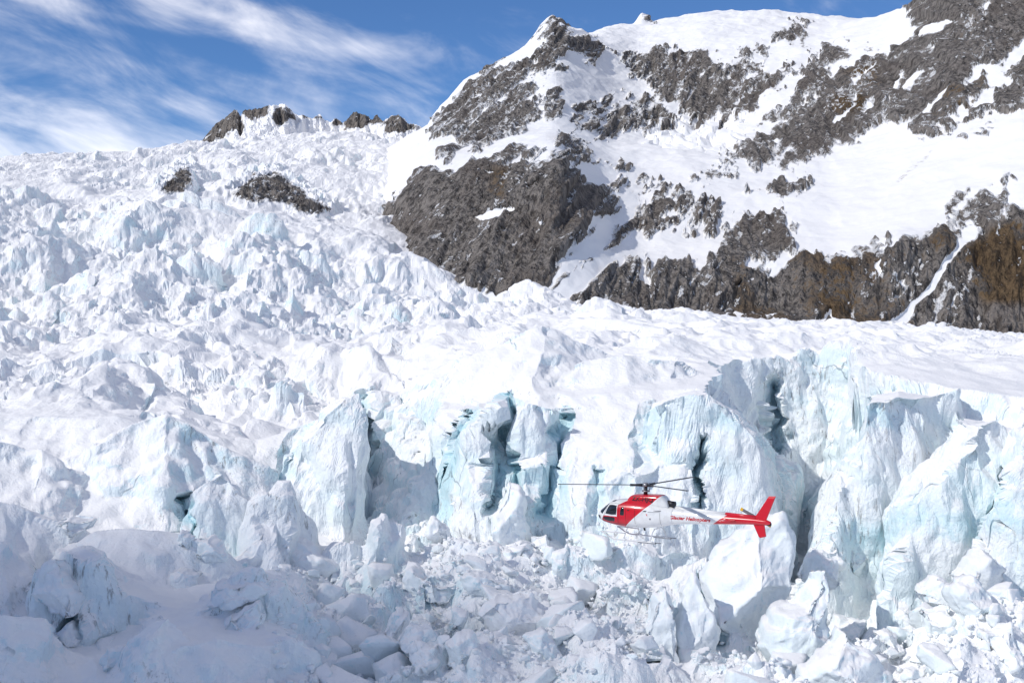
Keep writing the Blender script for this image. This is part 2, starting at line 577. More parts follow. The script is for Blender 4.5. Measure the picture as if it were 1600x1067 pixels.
# ridges, mounds and slabs of the ice: crest (photo column, row) seen at a distance, slope of the face, back and ends
SLABS = [
    ([(-60, 770), (60, 742), (130, 700), (200, 665), (258, 647), (300, 668), (360, 700), (410, 735), (445, 800)], 176, 0.95, 0.30, 1.2),
    ([(-80, 700), (0, 690), (50, 700), (110, 735)], 168, 0.8, 0.5, 1.0),
    ([(285, 806), (300, 770), (336, 736), (366, 752), (402, 845)], 160, 3.2, 0.9, 4),
    ([(395, 815), (408, 778), (420, 764), (432, 772), (450, 744), (460, 770), (474, 778), (486, 806), (494, 850)], 161, 1.7, 0.7, 3, 0.07),
    ([(440, 712), (500, 645), (530, 620), (554, 612), (558, 640)], 184, 2.2, 0.25, 7),
    ([(515, 840), (540, 792), (556, 764), (570, 770), (585, 746), (596, 776), (612, 792), (640, 846)], 163, 1.3, 0.7, 2, 0.05),
    ([(560, 650), (590, 690), (630, 720), (660, 790)], 212, 1.6, 0.5, 2),
    ([(688, 800), (700, 745), (740, 660), (784, 611), (790, 640)], 181, 6.0, 0.25, 8),
    ([(806, 640), (820, 628), (868, 640), (872, 690)], 182, 5.0, 0.2, 8),
    ([(640, 628), (700, 578), (750, 552), (790, 530), (818, 516), (842, 510), (866, 517), (900, 533), (960, 556), (1080, 598)], 218, 0.46, 0.35, 0.7),
    ([(900, 572), (980, 556), (1060, 566), (1110, 596), (1150, 640)], 207, 0.65, 0.25, 1.2),
    ([(1010, 640), (1060, 612), (1102, 602), (1130, 625), (1160, 655), (1190, 695), (1206, 770), (1216, 850)], 177, 5.0, 0.12, 7, -0.03),
    ([(1276, 850), (1300, 762), (1330, 690), (1362, 622), (1400, 612), (1450, 622), (1492, 612), (1500, 640)], 180, 5.0, 0.05, 7, 0.075),
    ([(1378, 870), (1400, 806), (1438, 722), (1470, 680), (1506, 632), (1540, 640), (1580, 660), (1640, 690)], 164, 4.2, 0.15, 8, 0.05),
    ([(1516, 905), (1545, 800), (1560, 716), (1590, 650), (1640, 620), (1780, 640)], 156, 3.4, 0.1, 6, 0.04),
    ([(1370, 965), (1430, 935), (1480, 905), (1540, 965), (1590, 1040)], 141, 1.1, 0.8, 1.2),
    ([(862, 870), (900, 840), (1000, 832), (1090, 850), (1112, 920)], 162, 2.0, 0.25, 4),
    ([(880, 900), (940, 876), (1000, 870), (1040, 900), (1065, 970)], 150, 1.7, 0.35, 2.5),
    ([(1010, 970), (1040, 915), (1062, 890), (1090, 930), (1120, 1000), (1138, 1060)], 139, 5.0, 0.9, 5),
    ([(104, 930), (116, 868), (136, 862), (200, 930), (300, 985), (335, 1005)], 129, 2.4, 0.12, 3),
    ([(42, 915), (58, 882), (84, 876), (120, 940), (128, 970)], 127, 3.0, 0.5, 4),
    ([(205, 1030), (240, 1002), (330, 985), (420, 995), (500, 1040), (580, 1085)], 114, 0.9, 0.10, 1.0),
    ([(305, 970), (345, 922), (390, 905), (425, 915), (480, 955), (570, 1020)], 127, 1.3, 0.35, 1.5),
    ([(-120, 990), (0, 955), (60, 970), (120, 1012), (210, 1070)], 116, 0.8, 0.3, 1.2),
    ([(-100, 782), (0, 778), (60, 802), (110, 832), (160, 866)], 152, 0.75, 0.2, 1.2),
    ([(100, 862), (170, 828), (250, 832), (330, 852), (360, 880)], 149, 0.8, 0.3, 1.2),
    ([(-60, 860), (0, 852), (40, 880), (70, 920)], 136, 0.7, 0.3, 1.0),
    # tall seracs of the icefall
    ([(-30, 322), (0, 300), (40, 293), (66, 302), (70, 322)], 648, 3.0, 0.1, 3),
    ([(78, 326), (84, 298), (130, 291), (188, 299), (194, 328)], 655, 3.5, 0.1, 4),
    ([(200, 326), (212, 306), (236, 304), (240, 330)], 650, 3.0, 0.2, 4),
    ([(243, 336), (250, 306), (300, 300), (345, 312), (378, 330), (384, 360)], 640, 3.2, 0.2, 4),
    ([(374, 378), (380, 330), (410, 316), (440, 326), (452, 364)], 600, 2.6, 0.3, 3),
    ([(22, 408), (30, 345), (62, 324), (105, 332), (128, 365), (134, 408)], 575, 2.6, 0.3, 4),
    ([(130, 408), (140, 358), (180, 345), (225, 352), (242, 385), (246, 424)], 560, 2.8, 0.3, 4),
    ([(238, 455), (262, 382), (300, 352), (340, 365), (370, 400), (412, 462)], 520, 1.9, 0.5, 2),
    ([(425, 472), (445, 432), (458, 406), (480, 440), (522, 474)], 460, 2.0, 0.7, 2),
    ([(445, 400), (470, 366), (500, 352), (520, 372), (540, 405)], 560, 2.0, 0.5, 2),
    ([(525, 470), (540, 455), (552, 446), (562, 460), (570, 480)], 440, 2.5, 0.8, 3),
    ([(48, 484), (56, 430), (66, 412), (82, 450), (86, 484)], 450, 3.0, 0.7, 4),
    ([(250, 530), (270, 482), (310, 460), (345, 480), (362, 528)], 385, 1.5, 0.5, 2),
    ([(130, 505), (150, 442), (185, 424), (200, 470), (206, 504)], 440, 2.5, 0.6, 3),
    ([(-20, 520), (10, 470), (40, 490), (60, 522)], 400, 1.8, 0.6, 2),
    ([(340, 645), (420, 597), (460, 578), (500, 600), (545, 645)], 234, 0.9, 0.45, 1.2),
    ([(236, 640), (262, 600), (300, 586), (318, 600), (326, 640)], 230, 1.2, 0.5, 2),
    ([(0, 640), (40, 600), (90, 590), (130, 622), (160, 650)], 225, 0.8, 0.5, 1.2),
    ([(560, 560), (600, 530), (640, 520), (690, 545)], 290, 0.8, 0.5, 1.2),
]
SLAB_ARR = []
for sl in SLABS:
    pts, Yf, face, back, side = sl[:5]
    ln = sl[5] if len(sl) > 5 else 0.02
    pu = np.array([p[0] for p in pts], float); pv = np.array([p[1] for p in pts], float)
    SLAB_ARR.append((pu, (HOR - pv) / F * Yf, Yf, face, back, side, ln))


def smax(a, b, k):
    h = np.clip(0.5 + 0.5 * (a - b) / k, 0, 1)
    return b + (a - b) * h + k * h * (1 - h)


def glacier_base(u, Y, soft=0.5):
    top = TOP(u, Y)
    floor = np.interp(Y, FLOOR_Y, FLOOR_Z)
    wy = np.interp(u, WU, WY); wt = np.interp(u, WU, WT)
    deep = smooth(u, 1150, 1200) * (1 - smooth(u, 1320, 1350)) * smooth(Y, 172, 190)
    floor = floor - 9.0 * deep - 4.5 * smooth(u, 1150, 1320) * smooth(Y, 128, 160) - 2.0 * smooth(u, 860, 960) * smooth(Y, 135, 165)
    t = np.clip((Y - wy) / wt + 0.5, 0, 1)
    t = t ** np.interp(u, [300, 560, 690, 1110, 1125, 1600], [0.8, 0.8, 0.5, 0.5, 0.8, 0.6])
    t = np.where(Y > wy + wt, 1.0, t)
    z = floor + (top - floor) * t
    z = np.where(Y > 262, top, z)
    for pu, pz, Yf, face, back, side, ln in SLAB_ARR:
        sel = (Y > Yf - 40) & (Y < Yf + 60) & (u > pu[0] - 90) & (u < pu[-1] + 90)
        if not sel.any():
            continue
        us, Ys = u[sel], Y[sel]
        tz = np.interp(us, pu, pz)
        out = np.maximum(np.maximum(pu[0] - us, us - pu[-1]), 0) * Yf / F
        tz = tz - out * side
        lean = (us - pu.mean()) * ln
        h = np.where(Ys < Yf + lean, tz - (Yf + lean - Ys) * face, tz - (Ys - Yf - lean) * back)
        z[sel] = smax(h, z[sel], soft)
    return z


ROCK_ICEFALL = poly_field([
    ([(250, 298), (266, 280), (280, 266), (298, 262), (294, 285), (288, 302)], 0.85),
    ([(360, 304), (380, 288), (397, 274), (436, 270), (452, 284), (478, 299), (478, 306), (522, 326), (497, 336), (453, 324), (434, 317), (391, 317)], 0.62),
], 200, 600, 220, 380, 2.0, 8.0)

CLEFTS = [
    ([(788, 606), (795, 660), (800, 740), (806, 795)], 8, 8, 1.0, (165, 200)),
    ([(782, 700), (772, 745), (764, 792)], 13, 7, 0.8, (165, 200)),
    ([(738, 650), (722, 690), (703, 750), (692, 802)], 9, 6, 1.0, (165, 200)),
    ([(880, 655), (872, 700), (862, 750), (846, 800)], 10, 6, 1.0, (165, 200)),
    ([(1093, 690), (1089, 735), (1094, 788)], 5.5, 9, 0.9, (165, 200)),
    ([(1211, 606), (1214, 670), (1206, 724)], 12, 12, 0.8, (205, 262)),
    ([(1562, 725), (1560, 790), (1545, 840)], 8, 6, 0.8, (150, 185)),
    ([(288, 782), (293, 812), (300, 840)], 7, 7, 1.0, (145, 185)),
    ([(1034, 905), (1024, 960), (1018, 1030)], 5, 5, 0.8, (125, 150)),
    ([(1098, 905), (1110, 950), (1124, 1005)], 7, 6, 0.8, (125, 165)),
    ([(566, 630), (575, 690), (570, 740)], 12, 9, 0.6, (205, 250)),
    ([(935, 735), (925, 800), (940, 850)], 9, 3, 0.5, (165, 195)),
    ([(1010, 640), (1000, 680), (1015, 720)], 9, 3, 0.5, (165, 195)),
    ([(130, 940), (120, 985), (110, 1000)], 8, 5, 0.9, (118, 135)),
    ([(470, 660), (452, 720), (440, 760)], 8, 3, 0.5, (165, 200)),
    ([(235, 640), (232, 655)], 6, 2, 0.5, (165, 200)),
]

NU, NR = 1130, 830
gu = np.linspace(-270, 1870, NU)
rows = adaptive_rows(gu, 92, 1560, NR, lambda a, b: glacier_base(a, b), k=0.30)
U = np.repeat(gu[:, None], NR, 1)
Yg = rows
X = (U - 800) / F * Yg


def glacier_z(X, Yg):
    """full height of the ice at a place"""
    U0 = X * F / Yg + 800
    near = 1 - smooth(Yg, 240, 420)
    # ragged outlines
    wx = 1.5 * fbm2(X / 11, Yg / 11, 3, 3) + 0.5 * perlin2(X / 2.7, Yg / 2.7, 8)
    wy = 1.5 * fbm2(X / 11 + 50, Yg / 11, 3, 13) + 0.5 * perlin2(X / 2.7 + 9, Yg / 2.7, 18)
    k = 0.35 + 0.65 * near
    Yw = Yg + wy * k
    Uw = (X + wx * k) * F / Yg + 800
    z = glacier_base(Uw, Yw)
    bound = np.interp(Yg, [150, 240, 320, 420, 520, 620, 760], [560, 600, 640, 760, 880, 950, 950])
    fall = 1 - smooth(U0, bound - 130, bound + 60)           # broken part of the glacier, on the left
    calm = smooth(U0, 620, 720) * smooth(Yg, 180, 215) * (1 - (1 - smooth(U0, 700, 960)) * smooth(Yg, 270, 330))
    rockslope = np.clip(ROCK_ICEFALL(U0, HOR - z / Yg * F) + 1.6, 0, 1) * smooth(Yg, 690, 740)
    patch = perlin2(X / 37, Yg / 45, 400)
    rough = smooth(patch, -0.15, 0.3)
    # drifted waves and lumps on the plateau
    cm = calm * smooth(Yg, 196, 250) * (1 - 0.7 * smooth(U0, 700, 780) * (1 - smooth(U0, 920, 1000)) * (1 - smooth(Yg, 225, 250)))
    z = z + cm * (2.8 * ridged2(X / 36 + 0.35 * Yg / 46, Yg / 36, 4, 60, 0.5)
                  + 6.0 * np.maximum(-0.3, peaks(X + 0.3 * Yg, Yg * 0.5, 14.0, 62, 0.45, 1.7, 1.0, 0.10, 0.15, mask=cm > 0.01)) * (0.5 + 0.5 * rough)
                  + 2.2 * np.maximum(-0.3, peaks(X, Yg * 0.6, 6.0, 65, 0.5, 1.7, 1.0, 0.10, 0.15, mask=cm > 0.01)) * (0.3 + 0.7 * rough) + 0.3 * ridged2(X / 9, Yg / 14, 2, 64))
    # hummocks in the middle ground
    mid = smooth(Yg, 182, 225) * (1 - smooth(Yg, 380, 470)) * (1 - calm)
    mk = mid > 0.01
    z = z + mid * (7.5 * peaks(X + 0.2 * Yg, Yg * 0.5, 17.0, 21, 0.45, 1.6, 1.0, 0.16, 0.15, mask=mk)
                   + (0.6 + 0.4 * rough) * 4.6 * peaks(X, Yg * 0.6, 7.0, 25, 0.5, 1.8, 1.0, 0.12, 0.15, mask=mk) + 1.0 * ridged2(X / 24, Yg / 34, 2, 30) + 2.2 * (0.25 + 0.75 * rough) * peaks(X, Yg * 0.7, 3.2, 27, 0.5, 1.9, 1.0, 0.1, 0.1, mask=mk) + 1.0)
    # icefall: tall seracs
    ic = smooth(Yg, 320, 430) * fall * (1 - smooth(Yg, 690, 760))
    crest = 1 - 0.6 * smooth(Yg, 540, 660) * smooth(U0, 150, 300)
    mk = ic > 0.01
    z = z + ic * crest * (17.0 * peaks(X + 8, Yg * 0.5, 27.0, 31, 0.6, 2.2, 1.0, 0.10, 0.15, mask=mk)
                  + (0.35 + 0.65 * rough) * 6.5 * peaks(X, Yg * 0.6, 11.0, 33, 0.6, 2.4, 1.0, 0.08, 0.15, mask=mk) + 2.6 * peaks(X, Yg * 0.6, 4.6, 38, 0.6, 2.4, 1.0, 0.08, 0.1, mask=mk) + 0.7 * ridged2(X / 8, Yg / 12, 3, 39) + 2.0)
    # margin of broken ice against the mountain
    mar = smooth(Yg, 330, 430) * (1 - fall) * (1 - smooth(U0, 930, 1080))
    z = z + mar * (6.0 * peaks(X, Yg * 0.55, 10.0, 83, 0.6, 2.0, 1.0, 0.1, 0.15, mask=mar > 0.01) + 0.8 * ridged2(X / 9, Yg / 14, 3, 86))
    # upper icefall
    up = smooth(Yg, 700, 800) * (1 - rockslope)
    upm = 0.25 + 0.75 * smooth(perlin2(X / 90, Yg / 150, 47), -0.25, 0.3)
    mk = up > 0.01
    z = z + up * upm * (9.0 * peaks(X, Yg * 0.3, 26.0, 41, 0.6, 2.0, 1.0, 0.1, 0.15, mask=mk) + 7.0 * peaks(X, Yg * 0.4, 12.0, 43, 0.7, 2.2, 1.0, 0.1, 0.15, mask=mk)) + up * 2.6 * ridged2(X / 36, Yg / 90, 5, 46, 0.56)
    z = z + rockslope * 5.0 * ridged2(X / 14, Yg / 26, 4, 49)
    # foreground: heaped fragments below the wall, drifts to the left
    hole = smooth(U0, 535, 565) * (1 - smooth(U0, 670, 700)) + smooth(U0, 1190, 1210) * (1 - smooth(U0, 1340, 1360))
    fg = 1 - smooth(Yg, 150 + 55 * hole, 190 + 50 * hole)
    heap = smooth(U0, 430, 560)
    mk = (fg * heap) > 0.01
    z = z + fg * heap * (6.5 * peaks(X, Yg * 0.8, 11.0, 50, 0.5, 2.2, 1.0, 0.12, 0.12, mask=mk) + 2.4 * peaks(X, Yg, 4.6, 51, 0.6, 2.2, 1.0, 0.1, 0.12, mask=mk)
                         + 0.9 * (0.4 + rough) * peaks(X, Yg, 1.9, 53, 0.6, 2.0, 1.0, 0.1, 0.1, mask=mk) + 0.9 * fbm2(X / 18, Yg / 18, 2, 54))
    z = z + fg * (1 - heap) * (1.4 * fbm2(X / 18, Yg / 18, 2, 55) + 5.0 * np.maximum(0, peaks(X, Yg * 0.8, 9.5, 57, 0.5, 2.2, 1.0, 0.12, 0.15, mask=(fg * (1 - heap)) > 0.01)) + 2.2 * np.maximum(0, peaks(X, Yg * 0.9, 4.0, 59, 0.5, 2.2, 1.0, 0.12, 0.15, mask=(fg * (1 - heap)) > 0.01)) * (0.3 + 0.7 * rough))
    z = z + near * (1 - calm) * 0.25 * rough * fbm2(X / 4.2, Yg / 4.2, 3, 58)
    return z, U0, near, ic, up


Zg, U0, near, ic, up = glacier_z(X, Yg)
Zg = blur1(blur1(Zg, 0.35, 0), 0.45, 1)
Pg = np.stack([X, Yg, Zg], -1)
V0 = HOR - Zg / Yg * F
ice_attr = np.zeros(X.shape, f4)
# crevasses that run down the ice walls: the face is pushed in along them
for pts, wpx, depth, blue, (ya, yb) in CLEFTS:
    pu = np.array(pts, float)
    sel = (Yg > ya) & (Yg < yb) & (U0 > pu[:, 0].min() - 60) & (U0 < pu[:, 0].max() + 60) & (V0 > pu[:, 1].min() - 60) & (V0 < pu[:, 1].max() + 60)
    if not sel.any():
        continue
    xz = X[sel], Zg[sel]
    uu = U0[sel] + 11.0 * perlin2(xz[0] / 6.0, xz[1] / 6.0, 76) + 5.0 * perlin2(xz[0] / 2.2, xz[1] / 2.2, 77); vv = V0[sel]
    wv = wpx * (1.5 + 1.1 * perlin2(xz[0] / 7.0, xz[1] / 5.0, 78))
    dist = np.full(uu.shape, 1e9)
    for a, b in zip(pu[:-1], pu[1:]):
        e = b - a
        t = np.clip(((uu - a[0]) * e[0] + (vv - a[1]) * e[1]) / (e @ e), 0, 1)
        dist = np.minimum(dist, np.hypot(uu - a[0] - t * e[0], vv - a[1] - t * e[1]))
    kk = 0.65 * np.clip(1.1 - dist / wv, 0, 1)
    Pg[..., 1][sel] += depth * kk
    Pg[..., 0][sel] += depth * kk * (uu - 800) / F
    Pg[..., 2][sel] += depth * kk * (HOR - vv) / F
    ice_attr[sel] = np.maximum(ice_attr[sel], 0.8 * blue * (1 - smooth(dist, 0.3 * wv, 1.6 * wv)))
N = normals(Pg)
N *= np.sign(N[..., 2:3] + 1e-6)
steep = 1 - smooth(np.abs(N[..., 2]), 0.45, 0.8)
x3, y3, z3 = Pg[..., 0], Pg[..., 1], Pg[..., 2]
amp = (0.10 + 0.90 * steep)
size = 1.0 + 2.2 * smooth(Yg, 260, 600) + 2.5 * smooth(Yg, 650, 1000)
disp = np.zeros(X.shape, f4)
n_ = Yg < 330
disp[n_] = (0.85 * fbm3(x3[n_] / 5.5, y3[n_] / 5.5, z3[n_] / 9.0, 4, 91, 0.55))
n_ = ~n_
disp[n_] = (2.0 * fbm3(x3[n_] / 11.0, y3[n_] / 11.0, z3[n_] / 26.0, 3, 95, 0.6)) * (0.6 + 0.4 * size[n_] / 3)
Pg += N * (disp * amp)[..., None]
# flat broken facets on the steep faces
Nh = N.copy(); Nh[..., 2] *= 0.25
fm = (np.abs(N[..., 2]) < 0.92) & (Yg < 320)
xx, zz = x3 + 0.45 * y3, z3
fac = np.zeros(X.shape, f4)
fac += 2.3 * (peaks(xx, zz * 0.55, 6.5, 601, 0.5, 1.6, 1.0, 0.12, 0.12, mask=fm) + 0.1)
fac += 1.0 * (peaks(xx, zz * 0.7, 2.6, 603, 0.5, 1.8, 1.0, 0.12, 0.12, mask=fm) + 0.1)
fm2 = (steep > 0.15) & (Yg >= 320)
fac += 2.6 * (peaks(xx, zz * 0.45, 10.0, 605, 0.5, 1.6, 1.0, 0.12, 0.12, mask=fm2) + 0.1) + 1.4 * peaks(xx, zz * 0.5, 4.5, 607, 0.5, 1.8, 1.0, 0.12, 0.12, mask=fm2)
steep2 = 1 - smooth(np.abs(N[..., 2]), 0.6, 0.92)
Pg += Nh * (fac * np.where(Yg < 240, steep2, steep))[..., None]
# fresh fractures show blue
ice_attr = np.maximum(ice_attr, steep * smooth(perlin2(X / 26, Yg / 26 + Zg / 9, 99), 0.15, 0.5) * (0.6 - 0.25 * up))
ice_attr = np.maximum(ice_attr, 0.12 * steep * smooth(U0, 1180, 1230) * near)
rock_g = np.clip(ROCK_ICEFALL(X * F / Yg + 800, HOR - Pg[..., 2] / Yg * F), -1, 1)
rock_g = np.where(Yg > 705, rock_g + 0.6 * fbm2(X / 10, Yg / 22, 3, 97), -1.0)
patch_a = np.clip(0.5 + 0.5 * fbm2(X / 16 + Zg / 9, Yg / 16 + Zg / 14, 3, 300), 0, 1)
dirt_a = smooth(perlin2(X / 21, Yg / 21 + Zg / 16, 310), -0.05, 0.4)
zero = np.zeros(X.shape, f4)
me = grid_mesh('glacier', Pg, {'ice': ice_attr, 'rock': rock_g, 'brown': zero, 'stain': zero, 'patch': patch_a, 'dirt': dirt_a}, MAT_GLACIER)
me.materials.append(MAT_MOUNTAIN)
mi = (rock_g[:-1, :-1] > -0.55).astype(np.int32).reshape(-1)
me.polygons.foreach_set('material_index', mi)
glacier = link('glacier', me, kind='structure', label='broken white and pale blue glacier filling the valley')

# the glacier runs on down the valley, below and behind the viewer
lx = np.linspace(-900, 900, 150); ly_ = np.linspace(-1100, 96, 110)
LX, LY = np.meshgrid(lx, ly_, indexing='ij')
LZ = -34.5 + 0.10 * np.minimum(0, LY - 60) + 0.10 * np.maximum(0, np.abs(LX) - 250) + 3.0 * fbm2(LX / 60, LY / 60, 4, 500) * smooth(96 - LY, 0, 40)
me = grid_mesh('snowfield', np.stack([LX, LY, LZ], -1), {'ice': LZ * 0, 'patch': LZ * 0 + 0.4, 'dirt': LZ * 0}, MAT_GLACIER)
link('snowfield', me, kind='structure', label='snow covered lower glacier running down the valley')

# ------------------------------------------------------------------ mountain on the right
MT = Sheet([
    (480,  [(560, 520), (900, 470), (1200, 330), (1500, 260), (2400, 330)]),
    (580,  [(560, 500), (760, 430), (850, 370), (1000, 330), (1200, 290), (1450, 230), (2400, 300)]),
    (625,  [(560, 500), (700, 420), (770, 362), (830, 312), (950, 275), (1150, 240), (1380, 208), (2400, 280)]),
    (680,  [(560, 480), (650, 410), (720, 340), (790, 280), (880, 250), (1000, 235), (1150, 210), (1360, 160), (1500, 220), (2400, 300)]),
    (750,  [(560, 470), (630, 425), (700, 335), (770, 268), (850, 238), (960, 222), (1060, 205), (1250, 145), (1440, 92), (1600, 150), (2400, 250)]),
    (870,  [(560, 470), (605, 450), (660, 350), (710, 262), (800, 217), (900, 208), (1000, 195), (1250, 105), (1480, 4), (1650, 60), (2400, 200)]),
    (950,  [(560, 495), (610, 475), (650, 425), (760, 350), (850, 290), (950, 250), (1100, 222), (1200, 200), (1400, 125), (1520, 80), (1700, 44), (1850, 36), (2100, 80), (2400, 150)]),
    (1000, [(560, 495), (620, 485), (655, 432), (740, 388), (820, 330), (900, 285), (1050, 232), (1180, 218), (1400, 150), (1600, 85), (1900, 36), (2400, 90)]),
    (1100, [(560, 510), (630, 498), (660, 425), (760, 370), (850, 300), (980, 255), (1150, 225), (1300, 190), (1500, 95), (1700, 45), (1950, 18), (2400, 80)]),
    (1200, [(560, 515), (640, 505), (680, 412), (740, 370), (850, 300), (1000, 250), (1150, 205), (1350, 125), (1600, 60), (1950, 16), (2400, 80)]),
    (1300, [(560, 520), (620, 512), (670, 412), (760, 350), (900, 275), (1050, 215), (1250, 130), (1450, 75), (1900, 26), (2400, 80)]),
    (1400, [(560, 525), (615, 517), (665, 385), (800, 305), (920, 235), (1080, 150), (1300, 62), (1650, 17), (2400, 60)]),
    (1500, [(560, 530), (615, 526), (670, 378), (800, 268), (900, 200), (1020, 110), (1220, 0), (1450, -80), (2400, -60)]),
    (1600, [(560, 540), (615, 536), (680, 330), (840, 205), (1000, 95), (1200, -30), (1400, -130), (2400, -120)]),
    (1900, [(560, 560), (615, 550), (690, 290), (840, 150), (1000, 20), (1200, -120), (1400, -240), (2400, -220)]),
], 560, 2400, 480, 1900, su=2.0, sy=2.2)
SKU = [480, 600, 640, 660, 672, 690, 700, 726, 750, 780, 810, 822, 838, 848, 856, 863, 870, 878, 884, 905, 940, 985, 992, 998, 1008, 1016, 1040, 1100, 1190, 1250, 1285, 1330, 1400, 1424, 1436, 1448, 1480, 1600, 1900]
SKV = [330, 240, 214, 205, 198, 168, 158, 128, 116, 100, 84, 75, 56, 42, 34, 27, 33, 39, 44, 48, 46, 38, 30, 18, 17, 32, 24, 18, 14, 20, 30, 22, 16, 15, 4, -4, -60, -150, -300]

ROCKS = [
    ([(862, 27), (878, 37), (886, 54), (884, 91), (871, 105), (847, 123), (837, 111), (854, 78), (847, 51)], 0.95),
    ([(672, 223), (675, 189), (699, 162), (726, 130), (780, 103), (824, 88), (840, 111), (846, 189), (802, 218), (746, 238), (719, 233), (705, 216)], 0.40),
    ([(728, 132), (780, 104), (800, 120), (770, 160), (720, 190), (690, 200), (700, 165)], 0.62),
    ([(884, 57), (928, 64), (942, 81), (928, 94), (901, 88), (888, 78)], 0.75),
    ([(848, 135), (878, 128), (883, 189), (845, 195)], 0.40),
    ([(891, 162), (969, 148), (1016, 148), (1063, 189), (1060, 202), (962, 219), (894, 202)], 0.36),
    ([(948, 78), (1070, 84), (1070, 172), (1030, 159), (989, 118), (965, 98)], 0.52),
    ([(1060, 81), (1110, 81), (1117, 103), (1165, 98), (1208, 118), (1225, 128), (1205, 142), (1181, 172), (1138, 186), (1100, 192), (1060, 172)], 0.85),
    ([(601, 325), (641, 291), (675, 271), (712, 278), (749, 259), (786, 262), (851, 249), (884, 262), (918, 278), (932, 301), (918, 342), (884, 389), (850, 468), (800, 470), (746, 450), (699, 430), (641, 412), (600, 385)], 1.05),
    ([(844, 452), (881, 427), (928, 400), (948, 373), (1002, 333), (1070, 306), (1072, 325), (1009, 361), (969, 378), (935, 402), (884, 438), (851, 455)], 0.95),
    ([(918, 312), (952, 318), (960, 333), (925, 340)], 0.75),
    ([(984, 313), (1008, 294), (1032, 286), (1026, 300), (998, 322)], 0.8),
    ([(1007, 366), (1035, 350), (1072, 340), (1072, 352), (1030, 364)], 0.85),
    ([(888, 470), (915, 443), (945, 423), (986, 419), (975, 450), (1013, 450), (1016, 416), (1043, 409), (1062, 414), (1094, 417), (1127, 397), (1144, 380), (1171, 370), (1152, 359), (1168, 345), (1192, 333), (1221, 336), (1234, 369), (1234, 391), (1205, 394), (1171, 404), (1163, 426), (1202, 431), (1249, 413), (1276, 411), (1289, 419), (1303, 414), (1350, 397), (1384, 394), (1397, 389), (1441, 373), (1468, 360), (1491, 363), (1494, 389), (1450, 443), (1441, 470), (1397, 508), (1377, 530), (1343, 535), (1276, 530), (1144, 525), (1060, 515), (965, 500)], 1.05),
    ([(1402, 535), (1431, 473), (1478, 416), (1502, 389), (1532, 359), (1559, 338), (1605, 326), (1860, 300), (1860, 580), (1605, 560), (1532, 545), (1458, 540)], 1.05),
    ([(1472, 359), (1475, 332), (1495, 308), (1522, 296), (1519, 312), (1499, 320), (1489, 342), (1482, 362)], 0.75),
    ([(1492, 362), (1500, 330), (1530, 300), (1560, 278), (1582, 272), (1572, 332), (1540, 356)], 0.33),
    ([(1556, 312), (1566, 284), (1582, 268), (1578, 300), (1562, 325)], 0.6),
    ([(1134, 243), (1178, 216), (1229, 196), (1249, 169), (1269, 155), (1296, 135), (1323, 115), (1347, 88), (1370, 80), (1391, 84), (1418, 67), (1428, 62), (1431, 34), (1424, 20), (1448, -4), (1460, -60), (1860, -60), (1860, 0), (1600, 68), (1559, 100), (1526, 110), (1516, 127), (1475, 150), (1441, 184), (1397, 191), (1370, 201), (1343, 211), (1303, 235), (1276, 252), (1256, 255), (1242, 229), (1229, 238), (1205, 252), (1178, 265), (1168, 256), (1141, 250)], 0.90),
    ([(1235, 171), (1249, 125), (1276, 94), (1290, 72), (1322, 78), (1310, 98), (1276, 137), (1242, 167)], 0.9),
    ([(1208, 64), (1222, 44), (1262, 38), (1256, 57), (1235, 72)], 0.85),
    ([(1428, 210), (1431, 189), (1482, 148), (1532, 121), (1545, 142), (1516, 161), (1465, 198), (1441, 211)], 0.95),
    ([(1483, 204), (1519, 172), (1543, 163), (1560, 153), (1585, 153), (1578, 174), (1543, 177), (1516, 191)], 0.75),
    ([(1574, 120), (1600, 89), (1680, 60), (1680, 160), (1585, 178)], 0.8),
    ([(1510, 220), (1541, 200), (1528, 217)], 0.85),
    ([(1186, 299), (1212, 284), (1256, 286), (1278, 294), (1229, 310), (1202, 307)], 0.92),
    ([(1085, 270), (1111, 266), (1146, 279), (1117, 281)], 0.85),
    ([(1079, 282), (1088, 280), (1098, 290), (1090, 292)], 0.8),
    ([(1217, 266), (1230, 240), (1244, 242), (1231, 266)], 0.9),
    ([(1160, 80), (1172, 78), (1172, 95), (1160, 92)], 0.85),
    ([(1220, 100), (1240, 100), (1242, 116), (1226, 116)], 0.7),
    ([(1184, 198), (1190, 184), (1224, 170), (1216, 186)], 0.8),
    ([(1182, 74), (1196, 76), (1198, 86), (1184, 83)], 0.7),
    ([(691, 237), (700, 233), (709, 237), (706, 252), (694, 252)], 0.95),
    ([(861, 232), (878, 210), (911, 208), (911, 234), (918, 256), (901, 253), (884, 237)], 0.6),
    ([(794, 240), (818, 232), (818, 240), (800, 246)], 0.7),
    ([(957, 272), (972, 249), (988, 272)], 0.85),
    ([(1000, 16), (1010, 18), (1016, 34), (990, 36)], 0.4),
    ([(900, 300), (1000, 270), (1090, 300), (1180, 330), (1180, 370), (1060, 380), (960, 340)], 0.10),
    ([(1300, 400), (1360, 370), (1400, 365), (1390, 392), (1330, 402)], 0.30),
    ([(760, 250), (850, 225), (920, 230), (960, 262), (880, 262)], 0.28),
    ([(600, 330), (650, 270), (690, 262), (690, 280), (620, 322)], 0.36),
]
